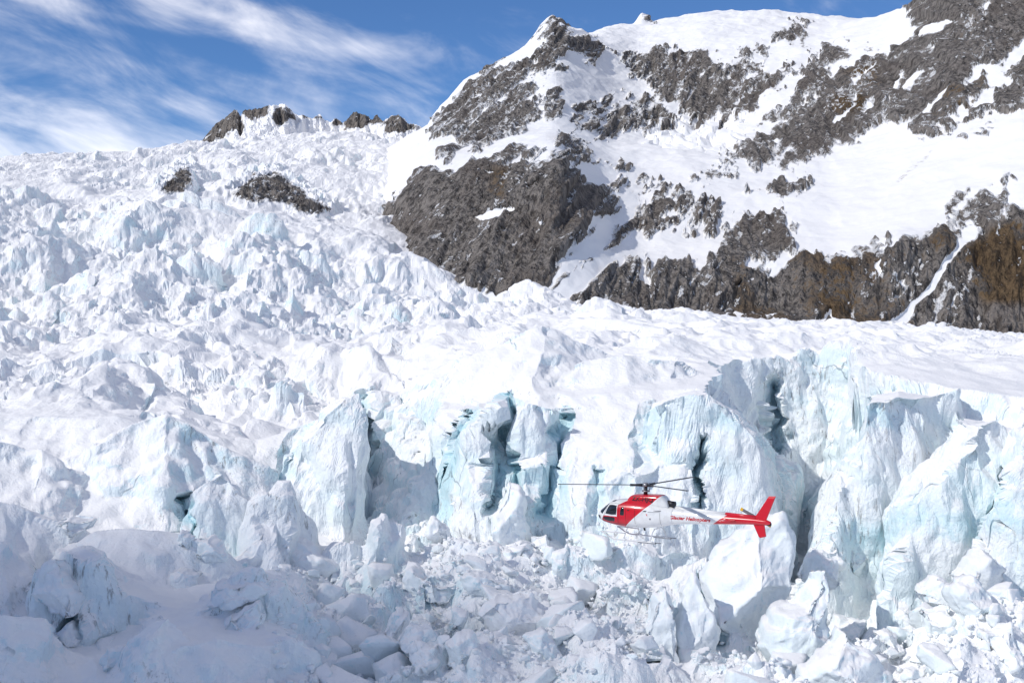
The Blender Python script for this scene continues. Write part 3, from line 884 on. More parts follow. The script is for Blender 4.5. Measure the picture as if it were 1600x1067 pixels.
LEDGES = [  # snow lying on shelves in the cliffs
    ([(738, 342), (770, 334), (800, 326), (811, 326), (803, 338), (775, 348), (752, 348)], 1.0),
    ([(826, 298), (844, 285), (842, 292), (830, 302)], 1.0),
    ([(835, 348), (852, 349), (845, 354)], 0.8),
    ([(666, 344), (682, 346), (676, 349)], 0.8),
    ([(778, 366), (800, 356), (790, 368)], 0.8),
    ([(744, 274), (775, 270), (776, 280), (752, 278)], 0.8),
    ([(782, 292), (792, 286), (784, 298)], 0.7),
    ([(1275, 512), (1290, 492), (1302, 484), (1300, 498), (1310, 502), (1282, 518)], 1.0),
    ([(1322, 472), (1330, 470), (1326, 482)], 0.9),
    ([(1365, 418), (1380, 405), (1374, 418), (1380, 425), (1366, 452), (1372, 430)], 0.7),
    ([(1372, 520), (1408, 488), (1436, 462), (1452, 440), (1470, 415), (1496, 388), (1505, 388), (1480, 418), (1462, 446), (1432, 478), (1408, 522)], 1.0),
    ([(1141, 455), (1158, 448), (1150, 460)], 0.9),
    ([(1108, 432), (1140, 415), (1150, 402), (1135, 412), (1110, 426)], 0.8),
    ([(1516, 470), (1532, 468), (1530, 473)], 0.8),
    ([(1330, 128), (1345, 118), (1372, 100), (1360, 118), (1340, 132)], 0.6),
    ([(1300, 196), (1320, 178), (1345, 160), (1330, 182), (1310, 200)], 0.7),
    ([(1335, 176), (1365, 150), (1375, 158), (1350, 180)], 0.6),
    ([(1392, 140), (1412, 110), (1420, 112), (1400, 146)], 0.6),
    ([(1432, 62), (1445, 40), (1480, 30), (1495, 36), (1460, 55)], 0.9),
    ([(1405, 140), (1440, 105), (1450, 108), (1420, 145)], 0.5),
    ([(1430, 182), (1470, 150), (1500, 130), (1480, 152), (1450, 180)], 0.7),
    ([(1200, 225), (1218, 210), (1210, 222)], 0.9),
    ([(1480, 70), (1500, 62), (1490, 72)], 0.7),
]
rockf = poly_field(ROCKS, 470, 1900, -120, 600, 2.0, 14.0)
ledgef = poly_field(LEDGES, 470, 1900, -120, 600, 2.0, 3.5)
BROWN = poly_field([
    ([(1280, 420), (1330, 405), (1350, 440), (1345, 500), (1300, 510), (1270, 470)], 0.9),
    ([(1430, 380), (1480, 362), (1490, 385), (1450, 410)], 1.0),
    ([(1470, 430), (1540, 350), (1610, 325), (1860, 300), (1860, 480), (1540, 480)], 0.75),
    ([(1140, 405), (1500, 370), (1520, 530), (1140, 520)], 0.45),
    ([(1160, 430), (1200, 435), (1220, 500), (1160, 500)], 0.6),
    ([(1290, 180), (1330, 110), (1370, 95), (1380, 130), (1340, 190)], 0.8),
    ([(1430, 205), (1480, 150), (1545, 125), (1545, 145), (1470, 200)], 0.9),
    ([(1480, 60), (1530, 30), (1540, 60), (1500, 80)], 0.7),
    ([(770, 262), (800, 262), (800, 330), (760, 320)], 0.6),
    ([(940, 375), (1020, 340), (1010, 360), (960, 385)], 0.5),
], 470, 1900, -120, 600, 4.0, 25.0)
STAIN = poly_field([
    ([(1400, 285), (1425, 262), (1452, 240), (1470, 215), (1458, 240), (1430, 268), (1405, 292)], 0.5),
    ([(1412, 292), (1436, 268), (1428, 280)], 0.4),
], 1300, 1500, 180, 320, 1.5, 6.0)


def mt_base(u, Y):
    z = MT(u, Y)
    z = z - 40 * (1 - smooth(Y, 560, 612)) * smooth(u, 580, 650)
    lim = (HOR - np.interp(u, SKU, SKV)) / F * Y
    z = np.minimum(z, lim)
    return z + 15 * np.exp(-((u - 1003) / 8.0) ** 2 - ((Y - 1890) / 30.0) ** 2)


NMU, NMR = 640, 640
mu = np.linspace(560, 1860, NMU)
rows = adaptive_rows(mu, 585, 2150, NMR, mt_base, k=0.5)
U = np.repeat(mu[:, None], NMR, 1)
Ym = rows
Xm = (U - 800) / F * Ym
zb = mt_base(U, Ym)
Vm = HOR - zb / Ym * F
nb = fbm2(Xm / 24 - zb / 28, zb / 110 + Xm / 120, 4, 110, 0.62)           # streaks that climb to the right
nb2 = fbm2(Xm / 8 - zb / 11, zb / 34 + Xm / 40, 3, 120, 0.6)
jag = 7.0 * fbm2(Xm / 20, zb / 20, 3, 130)
rockv = -0.06 + rockf(U + jag, Vm + jag * 0.7) - 2.2 * np.maximum(0, ledgef(U + 0.5 * jag, Vm + 0.4 * jag)) + 0.78 * nb + 0.62 * nb2 + 0.45 * fbm2(Xm / 3.6 - zb / 6, zb / 8 + Xm / 11, 2, 125, 0.6)
rock01 = smooth(rockv, -0.05, 0.35)
# broken relief: ribs and gullies in the rock, soft drifts in the snow
rib = ridged2(Xm / 30 - zb / 75, zb / 95, 5, 140, 0.55)
rib2 = ridged2(Xm / 10 - zb / 26, zb / 40, 3, 150, 0.55)
sn = fbm2(Xm / 60, Ym / 60, 5, 160, 0.5) + 0.5 * ridged2(Xm / 45 - zb / 60, zb / 90 + Ym / 200, 3, 165)
Pm = np.stack([Xm, Ym, zb], -1)
Nm = normals(Pm)
Nm *= np.where((Nm[..., 1:2] * -1 + Nm[..., 2:3] * 0.2) < 0, -1, 1)
mm = rock01 > 0.01
pk = 1.9 * (peaks(Xm - 0.35 * zb, zb * 0.5, 13.0, 701, 0.5, 1.8, 1.0, 0.1, 0.12, mask=mm) + 0.1) + 1.0 * (peaks(Xm - 0.35 * zb, zb * 0.6, 5.0, 703, 0.5, 1.8, 1.0, 0.1, 0.12, mask=mm) + 0.1)
hmt = rock01 * (3.0 * rib + 2.0 * rib2 + pk - 1.2) + (1 - rock01) * 2.0 * sn
relief = blur1(blur1(hmt, 0.45, 0), 0.45, 1)
fade = smooth(Ym, 585, 620)
bench = smooth(U, 990, 1040) * (1 - smooth(U, 1130, 1180)) * smooth(Ym, 1050, 1120) * (1 - smooth(Ym, 1260, 1320))
Pm += Nm * (relief * (0.55 + Ym / 2200))[..., None]
Pm[..., 2] += bench * 9.0 * serac(Xm, Ym * 0.6, 16.0, 171, 0.9, 0.12, 0.6)
zero = np.zeros(Xm.shape, f4)
me = grid_mesh('mountain', Pm, {'patch': np.clip(0.5 + 0.5 * fbm2(Xm / 45, zb / 45, 3, 320), 0, 1), 'ice': bench * 0.5, 'rock': np.clip(rockv, -1, 1), 'brown': np.clip(BROWN(U + jag, Vm + jag) + 0.3, 0, 1),
                                'stain': np.clip(STAIN(U, Vm) + 0.5, 0, 1) * 0.7}, MAT_MOUNTAIN)
mountain = link('mountain', me, kind='structure', label='snow covered mountain flank with dark grey and brown cliffs')

# ------------------------------------------------------------------ far peaks behind the icefall
FU = [230, 296, 308, 325, 340, 354, 362, 367, 372, 376, 381, 400, 419, 444, 452, 458, 470, 481, 492, 497, 500, 506, 517, 521, 525, 530, 535, 545, 552, 556, 563, 575, 582, 586, 589, 593, 598, 608, 614, 622, 630, 637, 647, 658, 680, 760]
FV = [300, 232, 224, 205, 189, 180, 172, 168, 174, 181, 171, 169, 164, 161, 166, 172, 177, 181, 182, 177, 176, 184, 190, 186, 183, 186, 190, 184, 174, 172, 175, 181, 186, 179, 178, 182, 188, 182, 180, 178, 183, 191, 192, 198, 206, 250]
FROCK = poly_field([
    ([(308, 226), (340, 188), (366, 166), (374, 178), (385, 205), (384, 216), (362, 216), (335, 218), (320, 230)], 0.75),
    ([(378, 172), (420, 163), (418, 178), (405, 180), (392, 188), (382, 180)], 0.85),
    ([(424, 178), (438, 165), (456, 168), (464, 188), (452, 186), (447, 192), (430, 194)], 0.65),
    ([(450, 166), (482, 180), (505, 182), (505, 187), (475, 182)], 0.85),
    ([(516, 195), (525, 182), (535, 194)], 1.0),
    ([(536, 196), (546, 178), (556, 170), (575, 180), (583, 184), (590, 176), (600, 190), (592, 194), (575, 193), (562, 201), (548, 198)], 1.0),
    ([(600, 205), (606, 186), (622, 176), (640, 196), (656, 200), (640, 204), (620, 207)], 0.85),
], 200, 800, 120, 300, 1.5, 5.0)
fu = np.linspace(250, 740, 400)
fy = np.linspace(1780, 2400, 190)
UF, YF = np.meshgrid(fu, fy, indexing='ij')
XF = (UF - 800) / F * YF
crest_v = np.interp(UF, FU, FV)
crest_y = 2080 + 60 * np.sin(UF / 37.0) + 25 * perlin2(UF / 9, UF * 0, 3)
crest_z = (HOR - crest_v) / F * crest_y
dyf = crest_y - YF
zf = crest_z - np.where(dyf > 0, 0.8 * np.minimum(dyf, 60) + 0.28 * np.maximum(dyf - 60, 0), -dyf * 0.6)
zf = np.minimum(zf, (HOR - crest_v) / F * YF)
zf += (9.0 * ridged2(XF / 34, YF / 60, 5, 180, 0.6)) * (0.25 + 0.75 * smooth(np.abs(dyf), 0, 50)) - 4
VF = HOR - zf / YF * F
rf = FROCK(UF, VF) - 1.2 * smooth(dyf, 50, 100) + 0.7 * fbm2(XF / 16 - zf / 18, zf / 40 + XF / 50, 4, 190, 0.65)
me = grid_mesh('far_peaks', np.stack([XF, YF, zf], -1), {'patch': zf * 0 + 0.4, 'ice': zf * 0, 'rock': np.clip(rf, -1, 1), 'brown': zf * 0 + 0.2, 'stain': zf * 0}, MAT_FAR)
far = link('far_peaks', me, kind='structure', label='small jagged dark peaks on the skyline behind the icefall')

# ------------------------------------------------------------------ rocky horn added unseen behind the viewer, crest shaped to shade the foreground
SH = np.array([-SUN.x, -SUN.y]) / math.hypot(SUN.x, SUN.y)          # away from the sun, in plan
SE = np.array([-SH[1], SH[0]]) * -1.0                                # across it
TAN = SUN.z / math.hypot(SUN.x, SUN.y)
HORN_A = [-1400, -900, -420, -260, -200, -172, -160, -150, -140, -130, -118, -106, -95, -82, -60, -10, 80, 300, 800, 1300]
HORN_H = [-2600, -1500, -520, -200, -80, -20, -4, 12, 28, 33, 31, 32, 22, -2, -40, -110, -300, -800, -1800, -2600]
Q0 = -3000.0
ha = np.concatenate([np.linspace(-1400, -220, 50), np.linspace(-215, -40, 110), np.linspace(-30, 1300, 60)])
hq = np.concatenate([-np.geomspace(1700, 6, 50), [0.0], np.geomspace(6, 1700, 50)])
HA, HQ = np.meshgrid(ha, hq, indexing='ij')
hz = np.interp(HA, HORN_A, HORN_H) - Q0 * TAN
hz = hz - np.abs(HQ) * 1.6 + 30 * ridged2(HA / 160, HQ / 160, 4, 210) * smooth(np.abs(HQ), 10, 200)
hp = HA[..., None] * SE + (Q0 + HQ)[..., None] * SH
me = grid_mesh('shade_ridge', np.concatenate([hp, np.maximum(hz, -60)[..., None]], -1),
               {'rock': 0.4 + 0.6 * fbm2(HA / 30, HQ / 30, 3, 220), 'brown': hz * 0 + 0.2, 'stain': hz * 0, 'patch': hz * 0 + 0.4}, MAT_MOUNTAIN)
link('shade_ridge', me, kind='structure', label='unseen rocky ridge added on the sunward side to shade the foreground')


# ------------------------------------------------------------------ loose ice
def ice_block_material():
    m, nt, b = new_mat('block_ice')
    geo = nt.n('ShaderNodeNewGeometry')
    P = geo.outputs['Position']
    sep = nt.n('ShaderNodeSeparateXYZ')
    nt.put(sep.inputs[0], geo.outputs['Normal'])
    nz = sep.outputs[2]
    n2 = nt.noise(P, 0.7, 4.0, 0.65)
    snowy = nt.ramp(nt.math('ADD', nz, nt.math('MULTIPLY', nt.math('SUBTRACT', n2, 0.5), 0.7)), 0.45, 0.75)
    oi = nt.n('ShaderNodeObjectInfo')
    ice = nt.mix(nt.math('MULTIPLY', oi.outputs['Random'], 0.7), ICE_PALE, ICE_BLUE)
    ice = nt.mix(nt.ramp(n2, 0.58, 0.75), ice, ICE_DEEP)
    col = nt.mix(snowy, ice, SNOW)
    dn = nt.noise(P, 2.2, 4.0, 0.7)
    col = nt.mix(nt.math('MULTIPLY', nt.ramp(dn, 0.62, 0.74), 0.3), col, (0.30, 0.30, 0.30))
    nt.put(b.inputs['Base Color'], col)
    b.inputs['Roughness'].default_value = 0.5
    b.inputs['Specular IOR Level'].default_value = 0.3
    nt.put(b.inputs['Normal'], nt.bump(n2, 0.5, 0.5))
    return m


MAT_BLOCK = ice_block_material()


def ico(sub):
    bm = bmesh.new()
    bmesh.ops.create_icosphere(bm, subdivisions=sub, radius=1.0)
    v = np.array([x.co[:] for x in bm.verts])
    f = np.array([[x.index for x in q.verts] for q in bm.faces])
    bm.free()
    return v, f


def mesh_from(name, v, f, mat, sm=True):
    me = bpy.data.meshes.new(name)
    me.from_pydata([tuple(map(float, p)) for p in v], [], [list(map(int, q)) for q in f])
    me.polygons.foreach_set('use_smooth', np.full(len(me.polygons), sm))
    me.materials.append(mat)
    me.update()
    return me


def hull_mesh(name, pts, cuts, rough, seed, wave=1.6):
    """angular lump of ice: flat broken faces, chipped edges"""
    bm = bmesh.new()
    for p in pts:
        bm.verts.new(tuple(map(float, p)))
    res = bmesh.ops.convex_hull(bm, input=bm.verts)
    junk = [g for g in res['geom_interior'] if isinstance(g, bmesh.types.BMVert)]
    bmesh.ops.delete(bm, geom=junk, context='VERTS')
    bmesh.ops.triangulate(bm, faces=bm.faces[:])
    if cuts:
        bmesh.ops.subdivide_edges(bm, edges=bm.edges[:], cuts=cuts, use_grid_fill=True)
        bmesh.ops.triangulate(bm, faces=bm.faces[:])
    bm.normal_update()
    v = np.array([q.co[:] for q in bm.verts]); n = np.array([q.normal[:] for q in bm.verts])
    d_ = fbm3(v[:, 0] * wave + seed, v[:, 1] * wave, v[:, 2] * wave, 4, seed % 50, 0.6)
    v = v + n * (rough * d_)[:, None]
    f = [[q.index for q in x.verts] for x in bm.faces]
    bm.free()
    return mesh_from(name, v, f, MAT_BLOCK)


def chunk_mesh(seed):
    r = np.random.RandomState(seed)
    p = r.normal(size=(13, 3)); p /= np.linalg.norm(p, axis=1)[:, None]
    p *= r.uniform(0.8, 1.1, (13, 1)) * np.array([r.uniform(0.9, 1.4), r.uniform(0.7, 1.1), r.uniform(0.6, 1.0)])
    return hull_mesh('ice_block', p, 4, 0.05, seed, 2.4)


def shaped_block(label, cat, name, outline, Y, thick, seed, group=None, lean=0.0):
    """a block seen with this outline at this distance, as deep as it is thick"""
    r = np.random.RandomState(seed)
    o2 = np.array(outline, float)
    pts = np.stack([(o2[:, 0] - 800) / F * Y, (HOR - o2[:, 1]) / F * Y], -1)
    c = pts.mean(0)
    n = 96
    seg = np.linalg.norm(np.roll(pts, -1, 0) - pts, axis=1); cum = np.concatenate([[0], np.cumsum(seg)])
    t = np.linspace(0, cum[-1], n, endpoint=False)
    loop = np.concatenate([pts, pts[:1]])
    ring = np.stack([np.interp(t, cum, loop[:, 0]), np.interp(t, cum, loop[:, 1])], -1) - c
    ring = ring + 0.35 * np.stack([fbm2(t / 3.0 + seed, t * 0 + 5, 3, seed % 40), fbm2(t / 3.0 + seed, t * 0 + 9, 3, seed % 40 + 3)], -1)
    R0 = np.abs(ring).max()
    m = 40
    pl = [(r.uniform(0.8, 1.4), r.uniform(-1.3, 1.3), r.uniform(-1.3, 1.3)) for _ in range(7)]
    vs = []
    for i in range(m + 1):
        a = i / m
        if a <= 0.4:
            rho, base = a / 0.4, -1.0
        elif a <= 0.6:
            rho, base = 1.0, -1.0 + (a - 0.4) / 0.1
        else:
            rho, base = (1 - a) / 0.4, 1.0
        q = ring * (rho * (0.86 + 0.14 * (1 - abs(base)) if abs(base) < 1 else rho * 0.86))
        if abs(base) >= 1:
            q = ring * rho * 0.88
        fr = np.min([c0 + gx * q[:, 0] / R0 + gz * q[:, 1] / R0 for c0, gx, gz in pl], axis=0)
        fr = np.maximum(fr, 0.15)
        depth = base * thick * (fr if base < 0 else np.ones(n))
        vs.append(np.stack([q[:, 0], depth + lean * q[:, 1], q[:, 1]], -1))
    v = np.array(vs)
    fl = v.reshape(-1, 3)
    nn = normals(v).reshape(-1, 3)
    cen = fl - fl.mean(0)
    nn *= np.sign((nn * cen).sum(1, keepdims=True) + 1e-6)
    nn[np.isnan(nn)] = 0
    d_ = 0.30 * fbm3(fl[:, 0] / 1.8 + seed, fl[:, 1] / 1.8, fl[:, 2] / 2.4, 5, seed % 40, 0.62)
    d_ = d_ + 0.8 * (peaks(fl[:, 0] + seed * 7, fl[:, 2] + 0.4 * fl[:, 1], 2.6, seed, 0.5, 1.6, 1.0, 0.12, 0.1) + 0.1)
    inner = np.ones((m + 1, n)); inner[0] = inner[-1] = 0; inner[1] = inner[-2] = 0.5
    fl = fl + nn * (d_ * inner.reshape(-1))[:, None]
    faces = []
    for i in range(m):
        for j in range(n):
            faces.append([i * n + j, i * n + (j + 1) % n, (i + 1) * n + (j + 1) % n, (i + 1) * n + j])
    low = fl[:, 2].min()
    fl = fl - np.array([0, 0, low])
    me = mesh_from(name, fl, faces, MAT_BLOCK)
    o = link(name, me, label=label, category=cat)
    if group:
        o['group'] = group
    o.location = (c[0], Y + thick * 0.6, c[1] + low)
    return o


SHAPED = [
    ('big angular pale ice block below the red tail of the helicopter', 'serac', [(1098, 915), (1130, 870), (1180, 835), (1238, 806), (1257, 850), (1250, 920), (1225, 962), (1195, 1015), (1150, 1030), (1112, 975)], 143, 5.5, 1),
    ('curved white ice spike leaning right, lower right of the helicopter', 'serac', [(1188, 1015), (1225, 968), (1262, 955), (1284, 925), (1300, 902), (1311, 920), (1308, 962), (1295, 1012), (1260, 1052), (1205, 1050)], 132, 4.5, 2),
    ('white pointed ice block at the bottom edge, right of the curved spike', 'ice block', [(1262, 1072), (1300, 1035), (1335, 1000), (1370, 1030), (1402, 1070), (1395, 1110), (1270, 1110)], 120, 4.0, 3),
    ('narrow upright ice slab under the helicopter skids, left of a dark crack', 'serac', [(1005, 1010), (1026, 935), (1044, 915), (1058, 955), (1066, 1030), (1040, 1105), (1012, 1090)], 134, 3.0, 4),
    ('tall leaf shaped ice slab beside the big angular block', 'serac', [(1068, 930), (1090, 902), (1110, 935), (1128, 995), (1122, 1060), (1090, 1105), (1062, 1065), (1060, 985)], 136, 3.0, 5),
    ('pointed pyramid of ice standing against the foot of the central wall', 'serac', [(766, 815), (795, 754), (815, 765), (826, 835), (832, 880), (790, 888), (764, 855)], 169, 3.5, 6),
    ('square ice block just below the pointed pyramid of ice', 'ice block', [(762, 872), (800, 858), (832, 860), (832, 915), (800, 930), (768, 912)], 160, 3.0, 7),
    ('broad flat sided ice block in the middle of the rubble', 'ice block', [(742, 965), (770, 935), (830, 933), (872, 975), (850, 1002), (770, 998)], 138, 3.0, 8),
    ('boxy ice block near the bottom edge below the broad flat one', 'ice block', [(746, 1006), (790, 998), (814, 1015), (802, 1052), (765, 1057), (748, 1032)], 129, 2.4, 9),
    ('small upright tooth of ice left of the broad flat block', 'ice block', [(695, 990), (708, 953), (726, 960), (724, 992), (702, 1000)], 139, 1.4, 10),
    ('sharp leaning ice fin at the left foot of the central wall', 'serac', [(668, 835), (674, 806), (700, 828), (714, 856), (682, 858)], 168, 1.8, 11),
    ('dark edged ice block at the left side of the rubble', 'ice block', [(596, 990), (620, 958), (638, 966), (632, 1004), (604, 1010)], 132, 2.0, 12),
    ('ice block close to the bottom, between drift and rubble', 'ice block', [(628, 1010), (650, 988), (680, 995), (684, 1030), (650, 1042)], 126, 2.0, 13),
    ('rounded snowy lump in the shaded drift at the bottom left', 'snow lump', [(146, 1042), (160, 1017), (185, 1019), (199, 1045), (182, 1064), (150, 1062)], 114, 1.6, 15),
    ('snow capped ice lump in the shaded left foreground beside the drift edge', 'ice block', [(338, 988), (355, 960), (395, 950), (413, 970), (407, 1002), (360, 1010)], 121, 2.2, 16),
    ('wedge of ice left of the steep snow covered wedge', 'ice block', [(44, 930), (56, 885), (80, 876), (122, 944), (118, 970), (70, 965)], 124, 2.4, 17),
    ('blue edged ice block in the crevasse mouth right of the tail', 'ice block', [(1250, 905), (1275, 862), (1310, 880), (1318, 915), (1290, 935)], 152, 2.2, 18),
    ('ice boulder among the sunlit rubble at lower right', 'ice block', [(1440, 930), (1470, 905), (1505, 925), (1500, 960), (1455, 965)], 139, 2.2, 19),
    ('pale slab leaning at the right edge above the sunlit rubble', 'serac', [(1500, 905), (1540, 860), (1575, 880), (1580, 960), (1555, 1000), (1515, 985)], 143, 3.0, 20),
]
MORE = [
    ('flat topped ice block at the left margin of the rubble', [(564, 900), (591, 880), (610, 906), (604, 932), (574, 928)], 2.4, 31),
    ('long low ice ridge block in the upper left rubble', [(626, 925), (641, 894), (665, 907), (714, 914), (718, 938), (695, 945), (641, 942)], 2.6, 32),
    ('thin tilted ice plate left of the small tooth', [(629, 989), (645, 965), (677, 962), (674, 986)], 1.6, 33),
    ('rounded corner ice cube between plate and drift', [(616, 1003), (641, 982), (670, 990), (667, 1019), (638, 1033)], 2.0, 34),
    ('large ice cube at the bottom of the rubble, left side', [(646, 1014), (685, 1009), (691, 1038), (665, 1058), (643, 1046)], 2.0, 35),
    ('leaning ice cube right of the boxy block near the bottom', [(822, 999), (851, 992), (870, 1011), (858, 1040), (830, 1033)], 2.0, 36),
    ('upright ice cube right of the broad flat block', [(826, 957), (854, 955), (863, 984), (844, 996)], 1.8, 37),
    ('long split ice slab above the broad flat block', [(717, 905), (746, 897), (799, 914), (802, 938), (766, 936), (719, 918)], 2.2, 38),
    ('small square ice cube right of the pyramid foot', [(829, 842), (855, 837), (856, 867), (834, 871)], 1.6, 39),
    ('tilted ice plank right of the square block', [(818, 868), (854, 887), (860, 906), (827, 886)], 1.4, 40),
    ('upright ice tablet below the nose of the helicopter', [(860, 870), (885, 860), (886, 908), (864, 911)], 1.8, 41),
    ('ice wedge at the bottom edge, centre of the rubble', [(697, 1012), (732, 1002), (745, 1018), (730, 1050), (699, 1043)], 2.0, 42),
    ('ice slab behind the curved spike', [(1296, 1007), (1316, 968), (1360, 975), (1366, 994), (1340, 1019), (1306, 1023)], 2.4, 43),
    ('white ice lump right of the pointed block at the bottom', [(1374, 992), (1411, 999), (1420, 1028), (1384, 1033)], 1.8, 44),
    ('small ice cube above the sunlit rubble', [(1400, 964), (1428, 951), (1443, 974), (1418, 996)], 1.6, 45),
    ('square sunlit ice cube in the lower right rubble', [(1447, 962), (1492, 951), (1497, 997), (1458, 1006)], 2.2, 46),
    ('tall rounded ice block near the right edge', [(1500, 928), (1532, 907), (1562, 936), (1558, 987), (1522, 996), (1497, 955)], 2.8, 47),
    ('ice block in the bottom right corner', [(1547, 996), (1590, 982), (1599, 1038), (1566, 1047)], 2.2, 48),
    ('flat ice block tucked between angular block and curved spike', [(1247, 911), (1283, 904), (1298, 923), (1279, 945), (1256, 938)], 1.8, 49),
    ('pale ice block wedged in the mouth of the big crevasse', [(1274, 860), (1313, 860), (1322, 886), (1289, 898), (1267, 878)], 2.0, 50),
    ('snow capped ice block on the drift at the left edge', [(78, 815), (101, 808), (137, 817), (134, 832), (94, 854), (72, 856)], 2.6, 52),
    ('snow covered ice shelf block in the left foreground', [(330, 920), (351, 918), (398, 911), (420, 928), (404, 944), (358, 948), (318, 952)], 2.6, 53),
    ('rough ice lump beside the dark hole at lower left', [(79, 1003), (101, 975), (130, 1001), (134, 1026), (86, 1026)], 2.0, 54),
    ('small pointed snow cone before the sunlit left mound', [(261, 858), (280, 833), (299, 842), (299, 860)], 1.6, 55),
    ('long ice ridge block between drift and left rubble', [(403, 846), (449, 833), (500, 868), (528, 896), (503, 925), (466, 911), (422, 871)], 3.0, 56),
    ('blue faced ice cube at the lower end of the long ridge block', [(501, 928), (537, 907), (542, 958), (506, 952)], 2.0, 57),
    ('low snowy hump right of the small snow cone', [(292, 846), (324, 843), (350, 876), (324, 882), (298, 868)], 2.2, 58),
    ('slanting ice spur left of the long ridge block', [(363, 878), (405, 833), (424, 866), (398, 898)], 2.0, 59),
    ('round snow lump above the lower left hole', [(26, 926), (38, 907), (55, 912), (58, 932), (38, 940)], 1.6, 60),
    ('broken ice plate on the shaded drift', [(240, 905), (275, 890), (312, 902), (300, 922), (258, 926)], 1.8, 61),
    ('ice splinter at the foot of the leaning slab', [(1322, 856), (1357, 850), (1362, 882), (1340, 911), (1326, 884)], 2.0, 51),
]


def distance_at(u, v):
    """how far away the ice is that shows at this place"""
    i = int(np.clip(np.searchsorted(gu, u), 0, NU - 1))
    vv = HOR - Pg[i, :, 2] / Pg[i, :, 1] * F
    hit = np.nonzero(vv < v)[0]
    return float(Pg[i, hit[0], 1]) if len(hit) else 150.0


for lab, cat, out, Yb, th, sd in SHAPED:
    shaped_block(lab, cat, 'ice_serac' if cat == 'serac' else ('snow_lump' if cat == 'snow lump' else 'ice_block'), out, Yb, th, sd, group=None, lean=0.15)

for lab, out, th, sd in MORE:
    oa = np.array(out, float)
    Yb = distance_at(oa[:, 0].mean(), oa[:, 1].mean() + 4) - 0.4 * th
    shaped_block(lab, 'ice block', 'ice_block', out, Yb, th, sd, lean=0.25)
PROTO = [chunk_mesh(300 + i) for i in range(14)]
rb = np.random.RandomState(77)


def ground_at(x, Y):
    u = x * F / Y + 800
    i = int(np.clip(np.searchsorted(gu, u), 0, NU - 1))
    j = int(np.clip(np.searchsorted(Yg[i], Y), 0, NR - 1))
    return float(Zg[i, j])


HEAPS = [
    (150, (440, 1010), (112, 166), 'pale ice block lying in the shaded rubble below the central wall', 'blocks in the central rubble'),
    (60, (1130, 1620), (110, 150), 'broken ice block in the rubble at lower right', 'blocks in the lower right rubble'),
]
MARKS = {1: 'big angular block under the red tail', 2: 'curved ice spike', 3: 'pointed block at the bottom edge', 4: 'narrow upright slab', 5: 'leaf shaped slab',
         6: 'pyramid of ice at the wall foot', 7: 'square ice block', 8: 'broad flat sided block', 9: 'boxy block near the bottom edge', 10: 'small tooth of ice', 11: 'leaning ice fin',
         12: 'dark edged block', 13: 'block beside the drift', 18: 'blue edged block in the crevasse mouth', 19: 'ice boulder at lower right', 20: 'pale slab at the right edge'}
for lab, out, th, sd in MORE:
    cut = lab
    for wd in (' right of', ' left of', ' above', ' below', ' between', ' tucked', ' wedged', ' behind', ' at the', ' in the', ' near', ' on the', ' beside', ' before'):
        cut = cut.split(wd)[0]
    MARKS[sd] = cut if len(cut.split()) > 2 and cut not in MARKS.values() else ' '.join(lab.split()[:10])
CENT = {sd: np.mean(np.array(out, float), 0) for lab, out, th, sd in MORE}
CENT.update({sd: np.mean(np.array(out, float), 0) for lab, cat, out, Yb, th, sd in SHAPED if sd in MARKS})
heap_items = []
for count, (ua, ub), (ya, yb), lab, grp in HEAPS:
    made = 0
    while made < count:
        Yb = rb.uniform(ya, yb); ub_ = rb.uniform(ua, ub)
        x = (ub_ - 800) / F * Yb
        z = ground_at(x, Yb)
        vb = HOR - z / Yb * F
        if vb > 1090:
            continue
        s = min(2.8, 0.55 * rb.pareto(1.7) + 0.6)
        o = link('ice_block', PROTO[rb.randint(len(PROTO))], category='ice block', group=grp)
        o.location = (x, Yb, z + 0.25 * s)
        o.rotation_euler = (rb.uniform(-0.7, 0.7), rb.uniform(-0.7, 0.7), rb.uniform(0, 6.28))
        o.scale = (s * rb.uniform(0.8, 1.3), s * rb.uniform(0.8, 1.2), s * rb.uniform(0.8, 1.2))
        sd = min(CENT, key=lambda k: abs(CENT[k][0] - ub_) + 1.3 * abs(CENT[k][1] - vb))
        du, dv = ub_ - CENT[sd][0], vb - CENT[sd][1]
        rel = ('left of' if du < 0 else 'right of') if abs(du) > abs(dv) else ('above' if dv < 0 else 'below')
        heap_items.append((s / Yb, rel, sd, o))
        made += 1
seen = {}
for s_, rel, sd, o in sorted(heap_items, key=lambda t: -t[0]):
    k = seen.get((rel, sd), 0)
    seen[(rel, sd)] = k + 1
    rank = ('largest loose lump', 'second largest lump', 'third largest lump', 'fourth largest lump')
    o['label'] = (rank[k] if k < 4 else 'tiny ice lump') + ' ' + rel + ' the ' + MARKS[sd]
# the small fragments between them
small = [ico(1)]
V, Fc, off = [], [], 0
bv, bf = small[0]
for k in range(3800):
    if k % 4:
        Yb = rb.uniform(110, 172); uu = rb.uniform(430, 1020)
    else:
        Yb = rb.uniform(108, 150); uu = rb.uniform(1100, 1640)
    x = (uu - 800) / F * Yb
    z = ground_at(x, Yb)
    s = rb.uniform(0.12, 0.42)
    q = bv * rb.uniform(0.4, 1.4, size=(len(bv), 1)) * rb.uniform(0.6, 1.3, 3) * s
    V.append(q + np.array([x, Yb, z + 0.1 * s])); Fc.append(bf + off); off += len(bv)
me = bpy.data.meshes.new('ice_rubble')
VV = np.concatenate(V); FF = np.concatenate(Fc)
me.vertices.add(len(VV)); me.vertices.foreach_set('co', VV.reshape(-1).astype(f4))
me.loops.add(FF.size); me.loops.foreach_set('vertex_index', FF.reshape(-1).astype(np.int32))
